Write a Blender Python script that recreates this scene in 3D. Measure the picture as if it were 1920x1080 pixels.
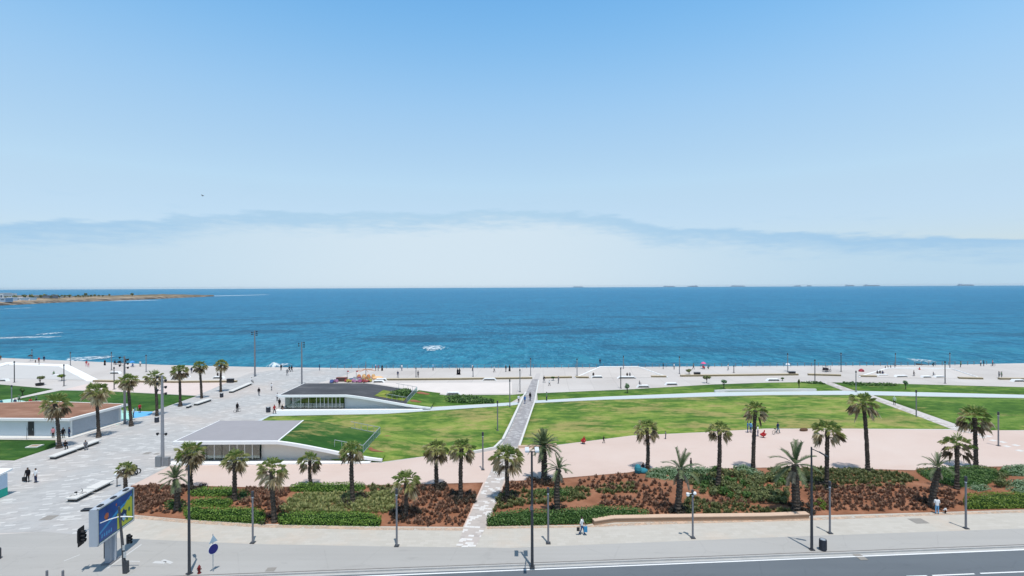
import bpy, bmesh, math, random
from mathutils import Vector, Matrix, geometry, noise
random.seed(7)
R = math.radians
D = bpy.data
scene = bpy.context.scene
for o in list(D.objects): D.objects.remove(o)

# ------------------------------------------------------------------ camera
CAM_H = 24.0
F_PX = 960.0                      # focal length in units of a 1920 px wide picture
ROLL = 0.004167
PITCH = 2.6/960
fw = Vector((0, math.cos(PITCH), -math.sin(PITCH)))
up0 = Vector((0, math.sin(PITCH), math.cos(PITCH)))
rt0 = Vector((1, 0, 0))
rt = (rt0*math.cos(ROLL) - up0*math.sin(ROLL)).normalized()
up = (up0*math.cos(ROLL) + rt0*math.sin(ROLL)).normalized()
cd = D.cameras.new("camera"); cam = D.objects.new("camera", cd)
scene.collection.objects.link(cam)
cam.matrix_world = Matrix(((rt.x, up.x, -fw.x, 0), (rt.y, up.y, -fw.y, 0), (rt.z, up.z, -fw.z, CAM_H), (0, 0, 0, 1)))
cd.sensor_width = 36; cd.lens = 36*F_PX/1920; cd.clip_start = 0.5; cd.clip_end = 60000
scene.camera = cam
def ray(x, y):
    return fw + rt*((x-960)/F_PX) + up*((540-y)/F_PX)
def G(x, y, z=0.0):
    """ground point (at height z) seen at picture position x, y"""
    d = ray(x, y); t = (z-CAM_H)/d.z
    return Vector((d.x*t, d.y*t, z))
def HZ(x): return 540 - 2.6 - (x-960)*ROLL
def px2z(x, y, Y):
    """height of a point at depth Y seen at picture row y"""
    d = ray(x, y); return CAM_H + d.z*Y/d.y
def px2x(x, y, Y):
    d = ray(x, y); return d.x*Y/d.y

# ------------------------------------------------------------------ world and sun
scene.view_settings.view_transform = 'Standard'
scene.view_settings.look = 'None'
scene.view_settings.exposure = 0.0
scene.view_settings.gamma = 1.0
scene.render.engine = 'CYCLES'
world = D.worlds.new("World"); scene.world = world; world.use_nodes = True
SUN_VEC = Vector((-0.09, 0.252, -1)).normalized()     # direction the light travels
SUN_EL = math.asin(-SUN_VEC.z); SUN_ROT = math.atan2(-SUN_VEC.x, -SUN_VEC.y)
def wnodes():
    nt = world.node_tree; nt.nodes.clear(); N = nt.nodes.new; L = nt.links.new
    out = N('ShaderNodeOutputWorld')
    sky = N('ShaderNodeTexSky'); sky.sky_type = 'NISHITA'; sky.sun_disc = False
    sky.sun_elevation = SUN_EL; sky.sun_rotation = SUN_ROT
    sky.air_density = 1.0; sky.dust_density = 0.6; sky.ozone_density = 1.6; sky.altitude = 30
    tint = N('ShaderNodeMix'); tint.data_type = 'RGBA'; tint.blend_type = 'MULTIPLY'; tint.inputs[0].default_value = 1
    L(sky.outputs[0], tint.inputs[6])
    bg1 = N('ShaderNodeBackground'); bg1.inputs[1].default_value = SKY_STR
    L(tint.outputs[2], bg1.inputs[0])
    tc = N('ShaderNodeTexCoord'); sep = N('ShaderNodeSeparateXYZ'); L(tc.outputs['Generated'], sep.inputs[0])
    def M(op, a, b=None, c=None, clamp=False):
        n = N('ShaderNodeMath'); n.operation = op; n.use_clamp = clamp
        for i, v in enumerate((a, b, c)):
            if v is None: continue
            if isinstance(v, (int, float)): n.inputs[i].default_value = v
            else: L(v, n.inputs[i])
        return n.outputs[0]
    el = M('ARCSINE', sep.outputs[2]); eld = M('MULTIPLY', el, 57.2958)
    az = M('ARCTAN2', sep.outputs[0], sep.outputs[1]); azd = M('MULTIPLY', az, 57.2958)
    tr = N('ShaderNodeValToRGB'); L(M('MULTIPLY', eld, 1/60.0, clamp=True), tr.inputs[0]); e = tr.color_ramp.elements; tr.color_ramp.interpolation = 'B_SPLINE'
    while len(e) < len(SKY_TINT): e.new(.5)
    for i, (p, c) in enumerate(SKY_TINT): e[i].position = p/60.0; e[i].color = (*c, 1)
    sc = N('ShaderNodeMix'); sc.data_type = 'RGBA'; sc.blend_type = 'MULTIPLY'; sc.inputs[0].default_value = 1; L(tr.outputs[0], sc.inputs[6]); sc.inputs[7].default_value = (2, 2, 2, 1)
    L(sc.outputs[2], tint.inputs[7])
    # top of the marine cloud bank along the horizon
    u = M('MULTIPLY_ADD', azd, 1/100.0, 0.5, clamp=True)
    fc = N('ShaderNodeFloatCurve'); L(u, fc.inputs[1]); cv = fc.mapping.curves[0]
    pts = [(-50, 5.1), (-45, 5.35), (-36, 6.3), (-25.6, 7.6), (-12, 8.15), (0, 8.5), (9, 8.2), (16, 6.5), (22, 6.0), (29.4, 5.3), (45, 3.9), (50, 3.5)]
    cv.points[0].location = (0, pts[0][1]/10); cv.points[1].location = (1, pts[-1][1]/10)
    for a, h in pts[1:-1]: cv.points.new(a/100+0.5, h/10)
    fc.mapping.update()
    top = M('MULTIPLY', fc.outputs[0], 10.0)
    cm = N('ShaderNodeCombineXYZ'); L(M('MULTIPLY', azd, 0.16), cm.inputs[0]); L(M('MULTIPLY', eld, 0.85), cm.inputs[1])
    nz = N('ShaderNodeTexNoise'); nz.inputs['Scale'].default_value = 1.0; nz.inputs['Detail'].default_value = 7; nz.inputs['Roughness'].default_value = 0.55
    L(cm.outputs[0], nz.inputs['Vector'])
    cm2 = N('ShaderNodeCombineXYZ'); L(M('MULTIPLY', azd, 0.07), cm2.inputs[0]); L(M('MULTIPLY', eld, 0.25), cm2.inputs[1])
    nz2 = N('ShaderNodeTexNoise'); nz2.inputs['Scale'].default_value = 1.0; nz2.inputs['Detail'].default_value = 3
    L(cm2.outputs[0], nz2.inputs['Vector'])
    cm3 = N('ShaderNodeCombineXYZ'); L(M('MULTIPLY', azd, 0.5), cm3.inputs[0]); L(M('MULTIPLY', eld, 2.6), cm3.inputs[1])
    nzf = N('ShaderNodeTexNoise'); nzf.inputs['Scale'].default_value = 1.0; nzf.inputs['Detail'].default_value = 6; nzf.inputs['Roughness'].default_value = 0.65; L(cm3.outputs[0], nzf.inputs['Vector'])
    wob = M('ADD', M('MULTIPLY_ADD', nz.outputs[0], 2.6, -1.3), M('MULTIPLY_ADD', nzf.outputs[0], 1.0, -0.5))
    edge = M('SUBTRACT', M('ADD', top, wob), eld)          # degrees below the top edge
    mr = N('ShaderNodeMapRange'); mr.interpolation_type = 'SMOOTHSTEP'; L(edge, mr.inputs[0])
    mr.inputs[1].default_value = -0.2; mr.inputs[2].default_value = 0.5; mr.inputs[3].default_value = 0; mr.inputs[4].default_value = 0.97
    # colour inside the bank: blue grey under the top edge, pale below it
    lo = N('ShaderNodeMapRange'); lo.interpolation_type = 'SMOOTHSTEP'; L(M('ADD', edge, M('ADD', M('MULTIPLY_ADD', nz2.outputs[0], 2.4, -1.2), M('MULTIPLY_ADD', nzf.outputs[0], 1.2, -0.6))), lo.inputs[0])
    lo.inputs[1].default_value = 0.3; lo.inputs[2].default_value = 2.6
    # the pale part is whiter towards the centre, bluer to both sides
    side = N('ShaderNodeMapRange'); side.interpolation_type = 'SMOOTHSTEP'
    L(M('ABSOLUTE', M('ADD', azd, 6.0)), side.inputs[0]); side.inputs[1].default_value = 4; side.inputs[2].default_value = 48
    pale = N('ShaderNodeMix'); pale.data_type = 'RGBA'; L(side.outputs[0], pale.inputs[0])
    pale.inputs[6].default_value = (0.655, 0.785, 0.885, 1); pale.inputs[7].default_value = (0.500, 0.690, 0.845, 1)
    dk = N('ShaderNodeMix'); dk.data_type = 'RGBA'; L(side.outputs[0], dk.inputs[0])
    dk.inputs[6].default_value = (0.450, 0.658, 0.840, 1); dk.inputs[7].default_value = (0.365, 0.590, 0.820, 1)
    cc = N('ShaderNodeMix'); cc.data_type = 'RGBA'; L(lo.outputs[0], cc.inputs[0]); L(dk.outputs[2], cc.inputs[6]); L(pale.outputs[2], cc.inputs[7])
    bg2 = N('ShaderNodeBackground'); bg2.inputs[1].default_value = 1.0; L(cc.outputs[2], bg2.inputs[0])
    # thin wisps just above the bank
    wm = N('ShaderNodeMapRange'); L(nz.outputs[0], wm.inputs[0]); wm.inputs[1].default_value = 0.60; wm.inputs[2].default_value = 0.80
    wz = N('ShaderNodeMapRange'); L(edge, wz.inputs[0]); wz.inputs[1].default_value = -3.2; wz.inputs[2].default_value = -0.4
    mask = M('MAXIMUM', mr.outputs[0], M('MULTIPLY', M('MULTIPLY', wm.outputs[0], wz.outputs[0]), 0.35), clamp=True)
    # only the seaward half of the sky has the bank
    front = N('ShaderNodeMapRange'); L(sep.outputs[1], front.inputs[0]); front.inputs[1].default_value = 0.0; front.inputs[2].default_value = 0.3
    mask = M('MULTIPLY', mask, front.outputs[0])
    # clear sky near the bank is pale, deep above
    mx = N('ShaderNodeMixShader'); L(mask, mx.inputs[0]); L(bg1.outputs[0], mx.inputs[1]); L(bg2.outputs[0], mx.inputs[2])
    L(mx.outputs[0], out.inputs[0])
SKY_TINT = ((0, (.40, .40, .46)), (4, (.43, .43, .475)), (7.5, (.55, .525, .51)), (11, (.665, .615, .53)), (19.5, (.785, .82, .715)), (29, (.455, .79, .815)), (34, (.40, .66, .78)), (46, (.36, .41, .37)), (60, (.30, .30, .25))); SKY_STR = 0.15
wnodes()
sl = D.lights.new("sun", 'SUN'); sl.energy = 3.85; sl.angle = R(0.53); sl.color = (1.0, 0.955, 0.90)
so = D.objects.new("sun", sl); scene.collection.objects.link(so); so.location = (0, 0, 200)
so.rotation_euler = SUN_VEC.to_track_quat('-Z', 'Y').to_euler()

# ------------------------------------------------------------------ materials
MATS = {}
class NT:
    def __init__(s, name):
        s.m = D.materials.new(name); s.m.use_nodes = True; s.t = s.m.node_tree
        s.b = s.t.nodes['Principled BSDF']; s.N = s.t.nodes.new; s.L = s.t.links.new; s._pos = None
    def pos(s):
        if not s._pos: s._pos = s.N('ShaderNodeNewGeometry').outputs['Position']
        return s._pos
    def mapping(s, scale=(1, 1, 1), rot=0.0, src=None):
        n = s.N('ShaderNodeMapping'); s.L(src or s.pos(), n.inputs[0])
        n.inputs['Scale'].default_value = scale; n.inputs['Rotation'].default_value = (0, 0, rot); return n.outputs[0]
    def noise(s, scale, detail=4, rough=0.55, vec=None):
        n = s.N('ShaderNodeTexNoise'); n.inputs['Scale'].default_value = scale; n.inputs['Detail'].default_value = detail
        n.inputs['Roughness'].default_value = rough; s.L(vec or s.pos(), n.inputs['Vector']); return n.outputs[0]
    def ramp(s, fac, stops):
        n = s.N('ShaderNodeValToRGB'); s.L(fac, n.inputs[0]); e = n.color_ramp.elements
        while len(e) < len(stops): e.new(0.5)
        for i, (p, c) in enumerate(stops):
            e[i].position = p; e[i].color = (*c, 1) if len(c) == 3 else c
        return n.outputs[0]
    def mix(s, fac, a, b, mode='MIX'):
        n = s.N('ShaderNodeMix'); n.data_type = 'RGBA'; n.blend_type = mode
        for i, v in ((0, fac), (6, a), (7, b)):
            if isinstance(v, (int, float)): n.inputs[i].default_value = v
            elif isinstance(v, tuple): n.inputs[i].default_value = (*v, 1) if len(v) == 3 else v
            else: s.L(v, n.inputs[i])
        return n.outputs[2]
    def mth(s, op, a, b=0.0, clamp=False):
        n = s.N('ShaderNodeMath'); n.operation = op; n.use_clamp = clamp
        for i, v in enumerate((a, b)):
            if isinstance(v, (int, float)): n.inputs[i].default_value = v
            else: s.L(v, n.inputs[i])
        return n.outputs[0]
    def bump(s, h, strength=0.3, dist=0.05):
        n = s.N('ShaderNodeBump'); n.inputs['Strength'].default_value = strength; n.inputs['Distance'].default_value = dist
        s.L(h, n.inputs['Height']); s.L(n.outputs[0], s.b.inputs['Normal'])
    def fin(s, col=None, rough=0.8, spec=0.3, metal=0.0):
        if col is not None:
            if isinstance(col, tuple): s.b.inputs['Base Color'].default_value = (*col, 1)
            else: s.L(col, s.b.inputs['Base Color'])
        s.b.inputs['Roughness'].default_value = rough; s.b.inputs['Specular IOR Level'].default_value = spec
        s.b.inputs['Metallic'].default_value = metal
        return s.m
def simple(name, col, rough=0.7, spec=0.3, metal=0.0, var=0.12, scale=3.0):
    """plain material with a slight uneven tone"""
    if name in MATS: return MATS[name]
    n = NT(name); v = n.noise(scale, 3)
    c = n.mix(v, tuple(max(0, x*(1-var)) for x in col), tuple(min(1, x*(1+var)) for x in col))
    MATS[name] = n.fin(c, rough, spec, metal); return MATS[name]

def m_concrete():
    n = NT('promenade_concrete'); a = n.noise(0.05, 5); b = n.noise(1.3, 4); c = n.noise(0.35, 3, vec=n.mapping((1, 5, 1), 0.1))
    col = n.ramp(a, [(0.3, (0.45, 0.41, 0.38)), (0.5, (0.52, 0.485, 0.455)), (0.7, (0.56, 0.535, 0.51))])
    col = n.mix(n.mth('MULTIPLY', b, 0.25), col, (0.45, 0.41, 0.38)); col = n.mix(n.mth('MULTIPLY', c, 0.3), col, (0.62, 0.58, 0.54))
    # broad slab joints
    br = n.N('ShaderNodeTexBrick'); n.L(n.mapping((1, 1, 1), 0.06), br.inputs[0]); br.inputs['Scale'].default_value = 1
    br.inputs['Brick Width'].default_value = 6; br.inputs['Row Height'].default_value = 6; br.inputs['Mortar Size'].default_value = 0.05; br.offset = 0
    br.inputs['Color1'].default_value = (1, 1, 1, 1); br.inputs['Color2'].default_value = (0.94, 0.94, 0.94, 1); br.inputs['Mortar'].default_value = (0.78, 0.78, 0.78, 1)
    return n.fin(n.mix(1.0, col, br.outputs[0], 'MULTIPLY'), 0.85)
def m_tiles(name, base, light, dark, rot, bw=1.25, rh=0.42, wht=0.84, sandy=0.0):
    n = NT(name)
    br = n.N('ShaderNodeTexBrick'); n.L(n.mapping((1, 1, 1), rot), br.inputs[0]); br.inputs['Scale'].default_value = 1
    br.inputs['Brick Width'].default_value = bw; br.inputs['Row Height'].default_value = rh; br.inputs['Mortar Size'].default_value = 0.012
    br.inputs['Color1'].default_value = (0, 0, 0, 1); br.inputs['Color2'].default_value = (1, 1, 1, 1); br.inputs['Mortar'].default_value = (0.3, 0.3, 0.3, 1)
    br.inputs['Bias'].default_value = 0.0
    col = n.ramp(br.outputs[0], [(0.0, dark), (0.3, base), (wht, tuple(min(1, x*1.06) for x in base)), (wht+0.05, light)])
    a = n.noise(0.12, 5); b = n.noise(2.5, 3)
    col = n.mix(n.mth('MULTIPLY', a, 0.45), col, tuple(x*0.86 for x in base)); col = n.mix(n.mth('MULTIPLY', b, 0.18), col, tuple(x*0.8 for x in base))
    st = n.ramp(n.noise(0.22, 6, 0.7), [(0.60, (0, 0, 0)), (0.72, (1, 1, 1))]); col = n.mix(n.mth('MULTIPLY', st, 0.30), col, tuple(x*0.62 for x in base))
    if sandy: col = n.mix(n.mth('MULTIPLY', n.ramp(n.noise(0.07, 4), [(0.45, (0, 0, 0)), (0.7, (1, 1, 1))]), sandy), col, (0.56, 0.44, 0.36))
    return n.fin(col, 0.75)
def m_sand():
    n = NT('pink_sand'); a = n.noise(0.06, 6, 0.6); b = n.noise(0.9, 5, 0.6, n.mapping((0.5, 1.4, 1))); c = n.noise(9, 3)
    col = n.ramp(a, [(0.25, (0.50, 0.385, 0.33)), (0.5, (0.57, 0.46, 0.405)), (0.75, (0.61, 0.52, 0.47))])
    col = n.mix(n.mth('MULTIPLY', b, 0.35), col, (0.66, 0.53, 0.465)); col = n.mix(n.mth('MULTIPLY', c, 0.2), col, (0.46, 0.33, 0.27))
    st = n.ramp(n.noise(0.28, 5, 0.7, n.mapping((0.6, 1.6, 1), 0.3)), [(0.60, (0, 0, 0)), (0.72, (1, 1, 1))])
    col = n.mix(n.mth('MULTIPLY', st, 0.22), col, (0.47, 0.31, 0.23))
    n.bump(c, 0.2, 0.03); return n.fin(col, 0.95, 0.1)
def m_pavers():
    n = NT('front_pavers'); a = n.noise(0.1, 5); b = n.noise(3, 4); g = n.noise(0.4, 4, vec=n.mapping((0.4, 1.5, 1)))
    br = n.N('ShaderNodeTexBrick'); n.L(n.mapping((1, 1, 1), -0.04), br.inputs[0]); br.inputs['Scale'].default_value = 1
    br.inputs['Brick Width'].default_value = 0.8; br.inputs['Row Height'].default_value = 0.4; br.inputs['Mortar Size'].default_value = 0.012
    br.inputs['Color1'].default_value = (0.445, 0.415, 0.365, 1); br.inputs['Color2'].default_value = (0.51, 0.48, 0.43, 1); br.inputs['Mortar'].default_value = (0.40, 0.37, 0.33, 1)
    col = n.mix(n.mth('MULTIPLY', a, 0.4), br.outputs[0], (0.52, 0.475, 0.41)); col = n.mix(n.mth('MULTIPLY', g, 0.4), col, (0.46, 0.445, 0.40))
    col = n.mix(n.mth('MULTIPLY', b, 0.15), col, (0.4, 0.37, 0.33))
    st = n.ramp(n.noise(0.3, 6, 0.72), [(0.56, (0, 0, 0)), (0.70, (1, 1, 1))]); col = n.mix(n.mth('MULTIPLY', st, 0.35), col, (0.36, 0.33, 0.28))
    sd = n.ramp(n.noise(0.13, 5, 0.65), [(0.52, (0, 0, 0)), (0.66, (1, 1, 1))]); col = n.mix(n.mth('MULTIPLY', sd, 0.30), col, (0.56, 0.43, 0.33)); return n.fin(col, 0.85)
def m_asphalt(name, c0, c1, c2):
    n = NT(name); a = n.noise(0.12, 5, 0.6, n.mapping((0.35, 1, 1), -0.06)); b = n.noise(6, 4); c = n.noise(0.5, 4, vec=n.mapping((0.15, 2, 1), -0.06))
    col = n.ramp(a, [(0.3, c0), (0.5, c1), (0.72, c2)]); col = n.mix(n.mth('MULTIPLY', b, 0.25), col, tuple(x*0.75 for x in c1))
    col = n.mix(n.mth('MULTIPLY', c, 0.35), col, tuple(x*1.12 for x in c1))
    st = n.ramp(n.noise(0.6, 5, 0.7, n.mapping((0.35, 1.6, 1), -0.06)), [(0.60, (0, 0, 0)), (0.68, (1, 1, 1))]); col = n.mix(n.mth('MULTIPLY', st, 0.30), col, tuple(x*0.62 for x in c1))
    tr = n.ramp(n.noise(0.8, 3, 0.5, n.mapping((0.012, 1.3, 1), -0.061)), [(0.45, (0, 0, 0)), (0.62, (1, 1, 1))]); col = n.mix(n.mth('MULTIPLY', tr, 0.22), col, tuple(x*0.80 for x in c1))
    vo = n.N('ShaderNodeTexVoronoi'); vo.feature = 'DISTANCE_TO_EDGE'; vo.inputs['Scale'].default_value = 0.16; n.L(n.mapping((1, 1, 1), .4), vo.inputs['Vector'])
    ck = n.ramp(n.mth('ADD', vo.outputs[0], n.mth('MULTIPLY', n.noise(1.5, 4), 0.05)), [(0.028, (1, 1, 1)), (0.034, (0, 0, 0))]); col = n.mix(n.mth('MULTIPLY', ck, 0.14), col, tuple(x*0.55 for x in c1))
    n.bump(b, 0.15, 0.01); return n.fin(col, 0.8, 0.3)
def m_lawn(name, greens, dryness, scale=0.05):
    n = NT(name); g0, g1, g2 = greens
    a = n.noise(scale*1.5, 7, 0.66, n.mapping((0.8, 1.5, 1), 0.12)); b = n.noise(0.55, 6, 0.68, n.mapping((0.7, 1.3, 1))); c = n.noise(6, 4, 0.75)
    dry = n.noise(0.11, 7, 0.70, n.mapping((0.7, 1.4, 1), -0.2))
    f = n.mth('ADD', n.mth('MULTIPLY', a, 0.62), n.mth('MULTIPLY', b, 0.38))
    col = n.ramp(f, [(0.38, tuple(x*.8 for x in g0)), (0.455, g0), (0.52, g1), (0.60, g2)])
    dm = n.ramp(n.mth('ADD', n.mth('MULTIPLY', dry, 0.7), n.mth('MULTIPLY', b, 0.3)), [(0.61-dryness, (0, 0, 0)), (0.70-dryness, (1, 1, 1))])
    col = n.mix(n.mth('MULTIPLY', dm, 0.75), col, (0.37, 0.30, 0.12))
    col = n.mix(n.mth('MULTIPLY', n.ramp(c, [(.4, (0, 0, 0)), (.7, (1, 1, 1))]), 0.30), col, tuple(x*0.5 for x in g0))
    n.bump(n.noise(9, 5, .7), 0.7, 0.12); return n.fin(col, 0.9, 0.1)
def m_soil():
    n = NT('red_soil'); a = n.noise(0.35, 5, 0.6); b = n.noise(4, 5, 0.7)
    col = n.ramp(a, [(0.3, (0.19, 0.09, 0.052)), (0.5, (0.29, 0.135, 0.078)), (0.7, (0.39, 0.20, 0.125))])
    col = n.mix(n.mth('MULTIPLY', b, 0.5), col, (0.22, 0.085, 0.045)); n.bump(b, 0.8, 0.12); return n.fin(col, 0.95, 0.1)
def m_sea():
    n = NT('sea_water')
    p = n.pos(); sep = n.N('ShaderNodeSeparateXYZ'); n.L(p, sep.inputs[0]); y = sep.outputs[1]
    # depth colour: green blue shallows by the shore, deeper blue further out
    t = n.mth('MULTIPLY', n.mth('LOGARITHM', n.mth('DIVIDE', n.mth('MAXIMUM', y, 100.0), 150.0), 10.0), 0.5)
    col = n.ramp(t, [(0.02, (0.026, 0.195, 0.255)), (0.07, (0.028, 0.212, 0.300)), (0.15, (0.018, 0.180, 0.290)), (0.32, (0.014, 0.163, 0.300)), (0.6, (0.022, 0.205, 0.385)), (0.95, (0.065, 0.300, 0.50))])
    def lay(sc, sx, sy, lo, hi, rot=0.1, det=9, ro=0.78):
        return n.ramp(n.noise(sc, det, ro, n.mapping((sx, sy, 1), rot)), [(lo, (0, 0, 0)), (hi, (1, 1, 1))])
    l1 = lay(0.004, 0.7, 1.3, 0.42, 0.62); l2 = lay(0.018, 0.6, 1.0, 0.46, 0.60, -0.1)
    l5 = lay(0.035, 1.0, 0.35, 0.46, 0.56, 0.05, 8, 0.8); l3 = lay(0.16, 1.0, 0.40, 0.46, 0.54, 0.08, 8, 0.85); l4 = lay(0.55, 1.0, 0.30, 0.52, 0.60, 0.1, 6, 0.85)
    col = n.mix(n.mth('MULTIPLY', l1, 0.40), col, (0.005, 0.090, 0.195)); col = n.mix(n.mth('MULTIPLY', l2, 0.35), col, (0.028, 0.250, 0.400))
    col = n.mix(n.mth('MULTIPLY', l5, 0.35), col, (0.005, 0.085, 0.185)); col = n.mix(n.mth('MULTIPLY', l3, 0.55), col, (0.005, 0.078, 0.155)); col = n.mix(n.mth('MULTIPLY', l4, 0.60), col, (0.070, 0.300, 0.440))  # fine streaks put wave shading and sparkle into the water colour
    # dark reef and weed patches a little off the shore
    reef = n.mth('MULTIPLY', lay(0.02, 0.45, 1.2, 0.52, 0.60, 0.0, 6, 0.6), n.ramp(t, [(0.05, (0, 0, 0)), (0.12, (1, 1, 1)), (0.22, (1, 1, 1)), (0.32, (0, 0, 0))]))
    col = n.mix(n.mth('MULTIPLY', reef, 0.6), col, (0.010, 0.065, 0.125))
    w1 = n.noise(0.9, 6, 0.65, n.mapping((0.45, 1.0, 1), 0.15)); w2 = n.noise(0.16, 4, 0.6, n.mapping((0.5, 1.2, 1), -0.1))
    hgt = n.mth('ADD', n.mth('MULTIPLY', w1, 0.7), n.mth('MULTIPLY', w2, 2.2))
    bump = n.N('ShaderNodeBump'); bump.inputs['Strength'].default_value = 0.75; bump.inputs['Distance'].default_value = 0.55
    n.L(hgt, bump.inputs['Height']); n.L(bump.outputs[0], n.b.inputs['Normal'])
    return n.fin(col, 0.35, 0.006)
def m_foam():
    n = NT('sea_foam'); a = n.noise(0.8, 6, 0.7, n.mapping((0.5, 1.2, 1)))
    n.b.inputs['Base Color'].default_value = (0.82, 0.88, 0.90, 1); n.b.inputs['Roughness'].default_value = 0.6
    tr = n.N('ShaderNodeBsdfTransparent'); mx = n.N('ShaderNodeMixShader'); out = n.t.nodes['Material Output']
    n.L(n.ramp(a, [(0.44, (0, 0, 0)), (0.60, (.9, .9, .9))]), mx.inputs[0]); n.L(tr.outputs[0], mx.inputs[1]); n.L(n.b.outputs[0], mx.inputs[2]); n.L(mx.outputs[0], out.inputs[0]); return n.m
def m_leaf(name, c0, c1, c2, trans=0.25, rough=0.5, spec=0.35, sc=2.5):
    n = NT(name); a = n.noise(sc, 3, 0.6)
    g = n.N('ShaderNodeNewGeometry'); rnd = g.outputs['Random Per Island']
    f = n.mth('ADD', n.mth('MULTIPLY', a, 0.45), n.mth('MULTIPLY', rnd, 0.55))
    col = n.ramp(f, [(0.2, c0), (0.5, c1), (0.8, c2)]); n.fin(col, rough, spec)
    tl = n.N('ShaderNodeBsdfTranslucent'); n.L(col, tl.inputs[0]); mx = n.N('ShaderNodeMixShader'); mx.inputs[0].default_value = trans
    out = n.t.nodes['Material Output']; n.L(n.b.outputs[0], mx.inputs[1]); n.L(tl.outputs[0], mx.inputs[2]); n.L(mx.outputs[0], out.inputs[0]); return n.m
def m_glass():
    n = NT('window_glass'); out = n.t.nodes['Material Output']
    tr = n.N('ShaderNodeBsdfTransparent'); tr.inputs[0].default_value = (0.56, 0.66, 0.63, 1)
    gl = n.N('ShaderNodeBsdfGlossy'); gl.inputs['Roughness'].default_value = 0.03; gl.inputs[0].default_value = (0.9, 0.95, 0.95, 1)
    fr = n.N('ShaderNodeFresnel'); fr.inputs[0].default_value = 1.6
    mx = n.N('ShaderNodeMixShader'); n.L(n.mth('ADD', fr.outputs[0], 0.08), mx.inputs[0]); n.L(tr.outputs[0], mx.inputs[1]); n.L(gl.outputs[0], mx.inputs[2]); n.L(mx.outputs[0], out.inputs[0]); return n.m

M_CONC = m_concrete(); M_SAND = m_sand(); M_PAV = m_pavers()
M_BOUL = m_tiles('boulevard_tiles', (0.43, 0.425, 0.415), (0.64, 0.635, 0.615), (0.355, 0.35, 0.345), -0.25, 0.95, 0.30, 0.86, 0.35)
M_PATH = m_tiles('garden_path_tiles', (0.47, 0.42, 0.385), (0.74, 0.73, 0.71), (0.40, 0.36, 0.335), 0.12, 0.55, 0.36, 0.74)
M_GPATH = m_tiles('grey_path_tiles', (0.315, 0.30, 0.30), (0.50, 0.49, 0.48), (0.25, 0.24, 0.245), 0.12, 0.55, 0.36, 0.72)
M_XPATH = simple('pale_grey_path', (0.49, 0.55, 0.56), 0.8, var=0.06, scale=0.3)
M_LANE = m_asphalt('grey_pavement', (0.350, 0.338, 0.318), (0.385, 0.373, 0.352), (0.41, 0.398, 0.378))
M_ROAD = m_asphalt('road_asphalt', (0.105, 0.120, 0.135), (0.125, 0.142, 0.158), (0.15, 0.168, 0.182))
M_LAWN = m_lawn('lawn_grass', ((0.085, 0.170, 0.030), (0.175, 0.260, 0.048), (0.300, 0.345, 0.085)), 0.115)
M_LAWN2 = m_lawn('even_lawn_grass', ((0.060, 0.135, 0.024), (0.115, 0.205, 0.036), (0.19, 0.265, 0.06)), 0.05)
M_LAWN3 = m_lawn('dense_lawn_grass', ((0.036, 0.100, 0.020), (0.060, 0.135, 0.028), (0.10, 0.17, 0.04)), 0.0)
M_ROOFG = m_lawn('roof_grass', ((0.030, 0.098, 0.020), (0.050, 0.125, 0.026), (0.10, 0.165, 0.04)), 0.075, 0.09)
M_SOIL = m_soil(); M_SEA = m_sea(); M_FOAM = m_foam(); M_GLASS = m_glass()
M_WHITE = simple('white_render', (0.80, 0.80, 0.79), 0.6, var=0.04, scale=0.6)
M_KERB = simple('kerb_concrete', (0.40, 0.39, 0.375), 0.85, var=0.15, scale=1.5)
M_PAINT = simple('road_paint', (0.78, 0.78, 0.77), 0.6, var=0.08, scale=4)
M_OLDPAINT = simple('worn_road_paint', (0.53, 0.53, 0.52), 0.7, var=0.12, scale=3)
M_LEDGE = simple('white_concrete', (0.62, 0.61, 0.58), 0.7, var=0.08, scale=1.0)
M_DARKJ = simple('dark_joint', (0.17, 0.16, 0.15), 0.9, var=0.3, scale=1.2)
M_ROCK = simple('shore_rock', (0.105, 0.10, 0.095), 0.9, var=0.5, scale=0.5)
M_METAL = simple('dark_grey_metal', (0.055, 0.058, 0.066), 0.45, 0.4, 0.2)
M_METAL2 = simple('grey_metal', (0.20, 0.20, 0.215), 0.45, 0.4, 0.2)
M_STEEL = simple('galvanised_steel', (0.40, 0.43, 0.45), 0.4, 0.5, 0.3)
M_BLACK = simple('black_plastic', (0.02, 0.02, 0.022), 0.5)

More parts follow.
